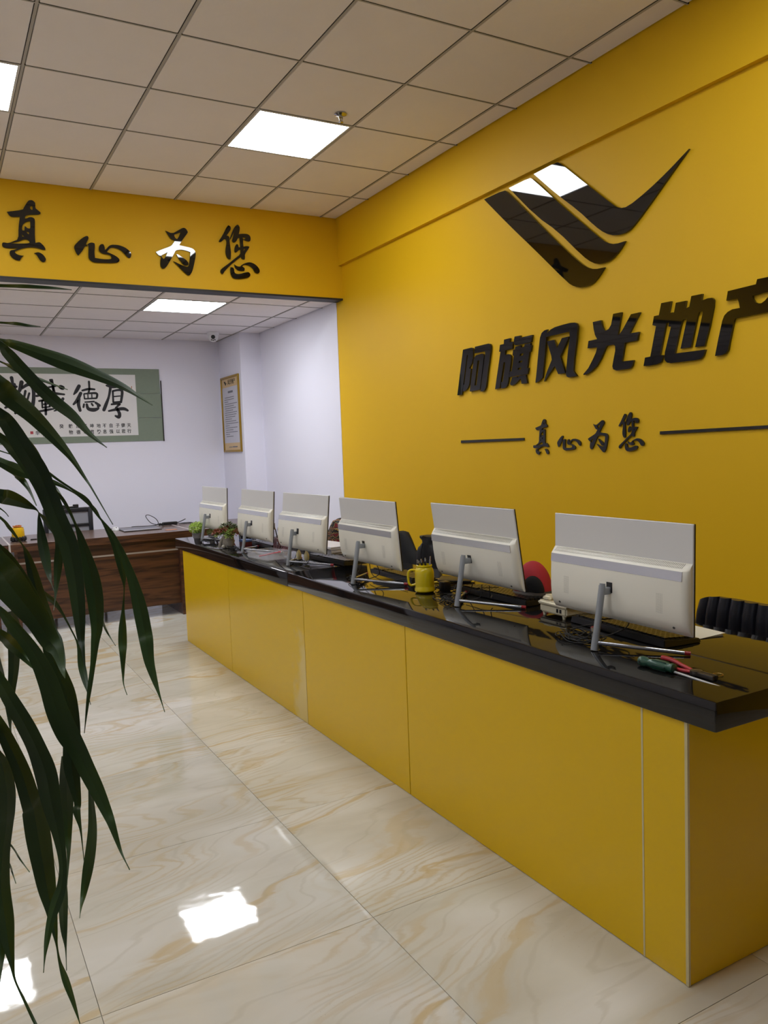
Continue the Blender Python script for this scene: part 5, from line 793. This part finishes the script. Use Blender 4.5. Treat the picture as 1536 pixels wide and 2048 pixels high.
b = BM(); tube(b, [(0, y_, z_) for y_, z_ in ((.12, .47), (.252, .62), (.252, .7), (.22, .79), (.15, .86), (.06, .92), (-.04, .94))], .004, 6, 4); obj('piping', b, mat('dark_piping', '140E0C', .6), t, smooth=True)
r = simple_chair('dark chair at the far end of the counter, against the white wall', 2.72, 7.95, .2, None); r.location = (2.42, 6.85, 0); r.rotation_euler = (0, 0, 0)
b = BM(); blob(b, [(0, .45, .2), (0, .5, .23), (0, .7, .23), (0, .82, .2), (0, .87, .15), (0, .885, .05)], .04, 14); obj('backrest', b, mat('slate_fabric', '3A3A46', .7), r, smooth=True)
t = thing('jar', 'dark glass jar with a brown lid behind the farthest computer', 'jar', (2.08, 5.90, ZT)); b = BM(); lathe(b, [(.03, 0), (.034, .005), (.034, .09), (.026, .1)], 20); obj('glass_body', b, mat('dark_jar', '15120F', .15), t, smooth=True)
b = BM(); lathe(b, [(.028, .1), (.028, .125), (.02, .127)], 20); obj('lid', b, mat('brown_lid', '8A6A4A', .4), t, smooth=True)
# ================================================================ FAR ROOM DESKS
EDG = mat('white_edge', 'C8C2C0', .4)
def desk(x0, x1, label, gap_light=True):
    r = thing('office_desk', label, 'desk', (x0, 7.13, 0), group='dark wood desks in the far room'); w_ = x1-x0
    B1('desktop', .003, w_-.003, 0, .86, .70, .76, [WOODT], r, bev=.001, seg=1)
    B1('front_edge', .003, w_-.003, -.003, .001, .70, .759, WOODF, r)
    B1('edge_band', 0, .006, -.004, .86, .70, .7612, EDG, r); B1('edge_band', w_-.006, w_, -.004, .86, .70, .7612, EDG, r)
    B1('upper_panel', .03, w_-.1, .06, .078, .60, .70, WOODF, r); B1('modesty_panel', .03, w_-.1, .06, .078, .10, .585, WOODF, r)
    B1('gap_light_strip', .03, w_-.1, .062, .07, .585, .60, mat('gap_light_grey', 'B8B2B0', .3, metal=.3), r)  # pale strip painted for the light seen in the slot between the panels
    for a, c in ((.03, .055), (w_-.125, w_-.1)): B1('side_panel', a, c, .0, .8, .0, .70, WOODF, r)
    return r
desk(.492, 2.002, 'dark wood desk in the far room below the scroll, with slotted modesty panel')
desk(-1.02, .490, 'dark wood desk at the left photo edge, joined to the longer visible desk')
d3 = desk(2.004, 2.80, 'short dark wood desk hidden behind the plants at the end of the counter')
# things on the desk
t = thing('mesh_chair', 'black framed grey mesh office chair behind the far room desk', 'chair', (1.10, 8.22, 0)); MG = mat('grey_mesh', '8C8C94', .7, bump=(400, .4)); FR = mat('black_frame', '1C1D24', .4)
b = BM()
for a in ((-.225, -.185, .55, .97), (.185, .225, .55, .97), (-.185, .185, .93, .97), (-.185, .185, .79, .815), (-.185, .185, .55, .58)): box(b, a[0], a[1], -.02, .02, a[2], a[3], .006)
obj('back_frame', b, FR, t, smooth=True); B1('mesh_panel', -.188, .188, -.003, .003, .57, .94, MG, t)
b = BM(); box(b, -.24, .24, -.46, .0, .42, .48, .03, seg=3); obj('seat', b, FR, t, smooth=True)
for x in (-.22, .22):
    for y in (-.42, -.01): b = BM(); cyl(b, (x, y, 0), (x, y, .45 if y < -.1 else .56), .013, 10); obj('leg', b, FR, t, smooth=True)
t = thing('telephone_handset', 'black handset and white clip lying on top of the mesh chair back', 'handset', (1.11, 8.22, .9705)); b = BM(); box(b, -.07, .09, -.018, .018, 0, .014, .005); box(b, -.07, -.03, -.02, .02, .012, .03, .006); box(b, .04, .09, -.02, .02, .012, .032, .006); obj('handset_body', b, BLK, t, smooth=True); B1('white_clip', -.02, .03, -.022, .016, .014, .022, mat('white_gloss', 'DADADA', .3), t, bev=.002)
t = thing('computer_mouse', 'white computer mouse left of the flat keyboard on the far desk', 'mouse', (1.446, 7.74, .76)); b = BM(); bmesh.ops.create_uvsphere(b, u_segments=20, v_segments=12, radius=1)
for v in b.verts: v.co = Vector((v.co.x*.032, v.co.y*.052, max(v.co.z, 0)*.034+.001))
obj('shell', b, mat('white_gloss', 'DADADA', .3), t, smooth=True); B1('scroll_wheel', -.003, .003, -.04, -.02, .022, .031, BLK, t)
t = thing('laptop', 'thin silver and dark laptop shaped tablet keyboard lying flat on the far desk', 'laptop', (1.64, 7.62, .7615)); B1('base', -.17, .17, -.16, .16, 0, .006, BLK, t, bev=.002); B1('deck', -.168, .168, -.158, -.09, .006, .010, mat('silver_deck', 'B8B8C0', .3, metal=.5), t); B1('touch_area', -.168, .168, -.085, .156, .006, .009, mat('slate_deck', '6A6A74', .4), t)
t = thing('power_adapter', 'black laptop charger brick with looped cable on the far desk', 'adapter', (1.985, 7.86, .7625)); B1('brick', -.07, .07, -.025, .025, .0, .028, BLK, t, bev=.004)
b = BM(); tube(b, [(-.07, 0, .014), (-.13, -.02, .012), (-.2, -.06, .04), (-.235, -.03, .10), (-.2, 0, .11), (-.14, -.03, .07), (-.13, -.06, .02), (-.2, -.02, .004), (-.3, .03, .004), (-.36, .04, .004)], .0035, 8, 6); tube(b, [(.07, 0, .014), (.12, .0, .03), (.16, .01, .045)], .004, 8, 4); tube(b, [(.07, 0, .01), (.15, -.03, .004), (.22, -.01, .004), (.2, .05, .004), (.1, .04, .004)], .003, 8, 5); obj('cord', b, RUB, t, smooth=True)
b = BM(); tube(b, [(-.11+.02*math.cos(a), -.1+.02*math.sin(a), .008+.006*(i % 4)) for i, a in enumerate([k*1.2 for k in range(22)])], .004, 6, 3); obj('cord_coil', b, RUB, t, smooth=True)
t = B1('note_card', -.05, .05, -.03, .03, 0, .0015, mat('orange_card', 'C88868', .6)); t.location = (1.86, 7.33, .7612); t.rotation_euler = (0, 0, .1); tag(t, 'small orange card near the right end of the far desk', 'card')
t = thing('cup', 'yellow cup with orange net on black pebbles, at the left end of the desk', 'cup', (.585, 7.42, .76)); b = BM(); lathe(b, [(.05, .03), (.052, .034), (.048, .1), (.044, .118), (.04, .118), (.04, .05), (0, .045)], 24); obj('cup_body', b, mat('yellow_cup', 'DDB010', .3), t, smooth=True)
b = BM(); random.seed(5)
for k in range(9): tube(b, [(.04*math.cos(a*1.1+k)*random.uniform(.5, 1), .04*math.sin(a*1.1+k)*random.uniform(.5, 1), .115+random.uniform(0, .02)) for a in range(5)], .0025, 5, 3)
obj('orange_net', b, mat('orange_cord', 'B8681E', .6), t, smooth=True)
b = BM(); random.seed(6)
for k in range(26):
    a = k*.242*2; bmesh.ops.create_icosphere(b, subdivisions=1, radius=random.uniform(.013, .018), matrix=Matrix.Translation((.052*math.cos(a), .052*math.sin(a), .016+.012*(k % 2))))
lathe(b, [(.045, .004), (.05, .03)], 16); obj('pebble_base', b, mat('black_pebble', '17161A', .35), t)
t = thing('usb_stick', 'small black stick lying right of the yellow cup', 'usb stick', (.70, 7.44, .76)); B1('body', -.02, .03, -.008, .008, 0, .009, BLK, t, bev=.002); B1('plug_end', .03, .042, -.005, .005, .002, .007, CHR, t)
# ================================================================ FOREGROUND PLANT
t = thing('potted_palm', 'tall palm with long arching dark green leaves at the left photo edge', 'plant', (CANE[0], CANE[1], 0))
cx, cy = CANE
b = BM(); lathe(b, [(.12, 0), (.15, .02), (.175, .25), (.18, .28), (.17, .29), (.16, .28), (.15, .25), (0, .25)], 32); obj('pot', b, mat('white_pot', 'C8C8C4', .4), t, smooth=True)
b = BM(); lathe(b, [(.152, .245), (.1, .26), (0, .262)], 20); obj('soil', b, mat('soil', '2A2018', .9, bump=(60, 1)), t)
STM = mat('cane_green', '4A5A30', .5)
for k, (dx, dy, h) in enumerate(((0, 0, 1.55), (-.05, .03, 1.3), (.03, -.04, 1.1), (-.02, -.05, 1.4))):
    b = BM(); tube(b, [(dx*1.5, dy*1.5, .25), (dx*1.3, dy*1.3, h*.5), (dx*.3, dy*.3, h)], lambda u_: .011*(1-.6*u_), 10, 6); obj('cane', b, STM, t, smooth=True)
camv = Vector((0, 0, CAMH))
for li, L_ in enumerate(LEAVES):
    P = catmull([(a/1e4-cx, c/1e4-cy, e/1e4) for a, c, e, w_ in L_], 5); W = [max(.0004, v.x) for v in catmull([(w_/1e4, 0, 0) for a, c, e, w_ in L_], 5)]
    b = BM(); n = len(P); rows = []; org = Vector((cx, cy, 0)); random.seed(li); tw = random.uniform(-.35, .35)
    for i, p in enumerate(P):
        tt = (P[min(i+1, n-1)]-P[max(i-1, 0)]).normalized(); v = (p+org-camv).normalized(); s = tt.cross(v)
        s = s.normalized() if s.length > .05 else Vector((0, 0, 1)).cross(tt).normalized()
        nn = s.cross(tt).normalized(); s2 = (s*math.cos(tw)+nn*math.sin(tw)); wd = W[i]/math.cos(tw)
        rows.append([b.verts.new(q) for q in (p-s2*wd+nn*wd*.15, p-s2*wd*.5+nn*wd*.02, p-nn*wd*.16, p+s2*wd*.5+nn*wd*.02, p+s2*wd+nn*wd*.15)])
    for a, c in zip(rows, rows[1:]):
        for j in range(4): b.faces.new((a[j], a[j+1], c[j+1], c[j]))
    r = bmesh.ops.extrude_face_region(b, geom=b.faces[:]); vv = [v for v in r['geom'] if isinstance(v, bmesh.types.BMVert)]
    bmesh.ops.translate(b, vec=(.0002, .0003, .0003), verts=vv); bmesh.ops.recalc_face_normals(b, faces=b.faces)
    obj('leaf', b, LEAF, t, smooth=True)
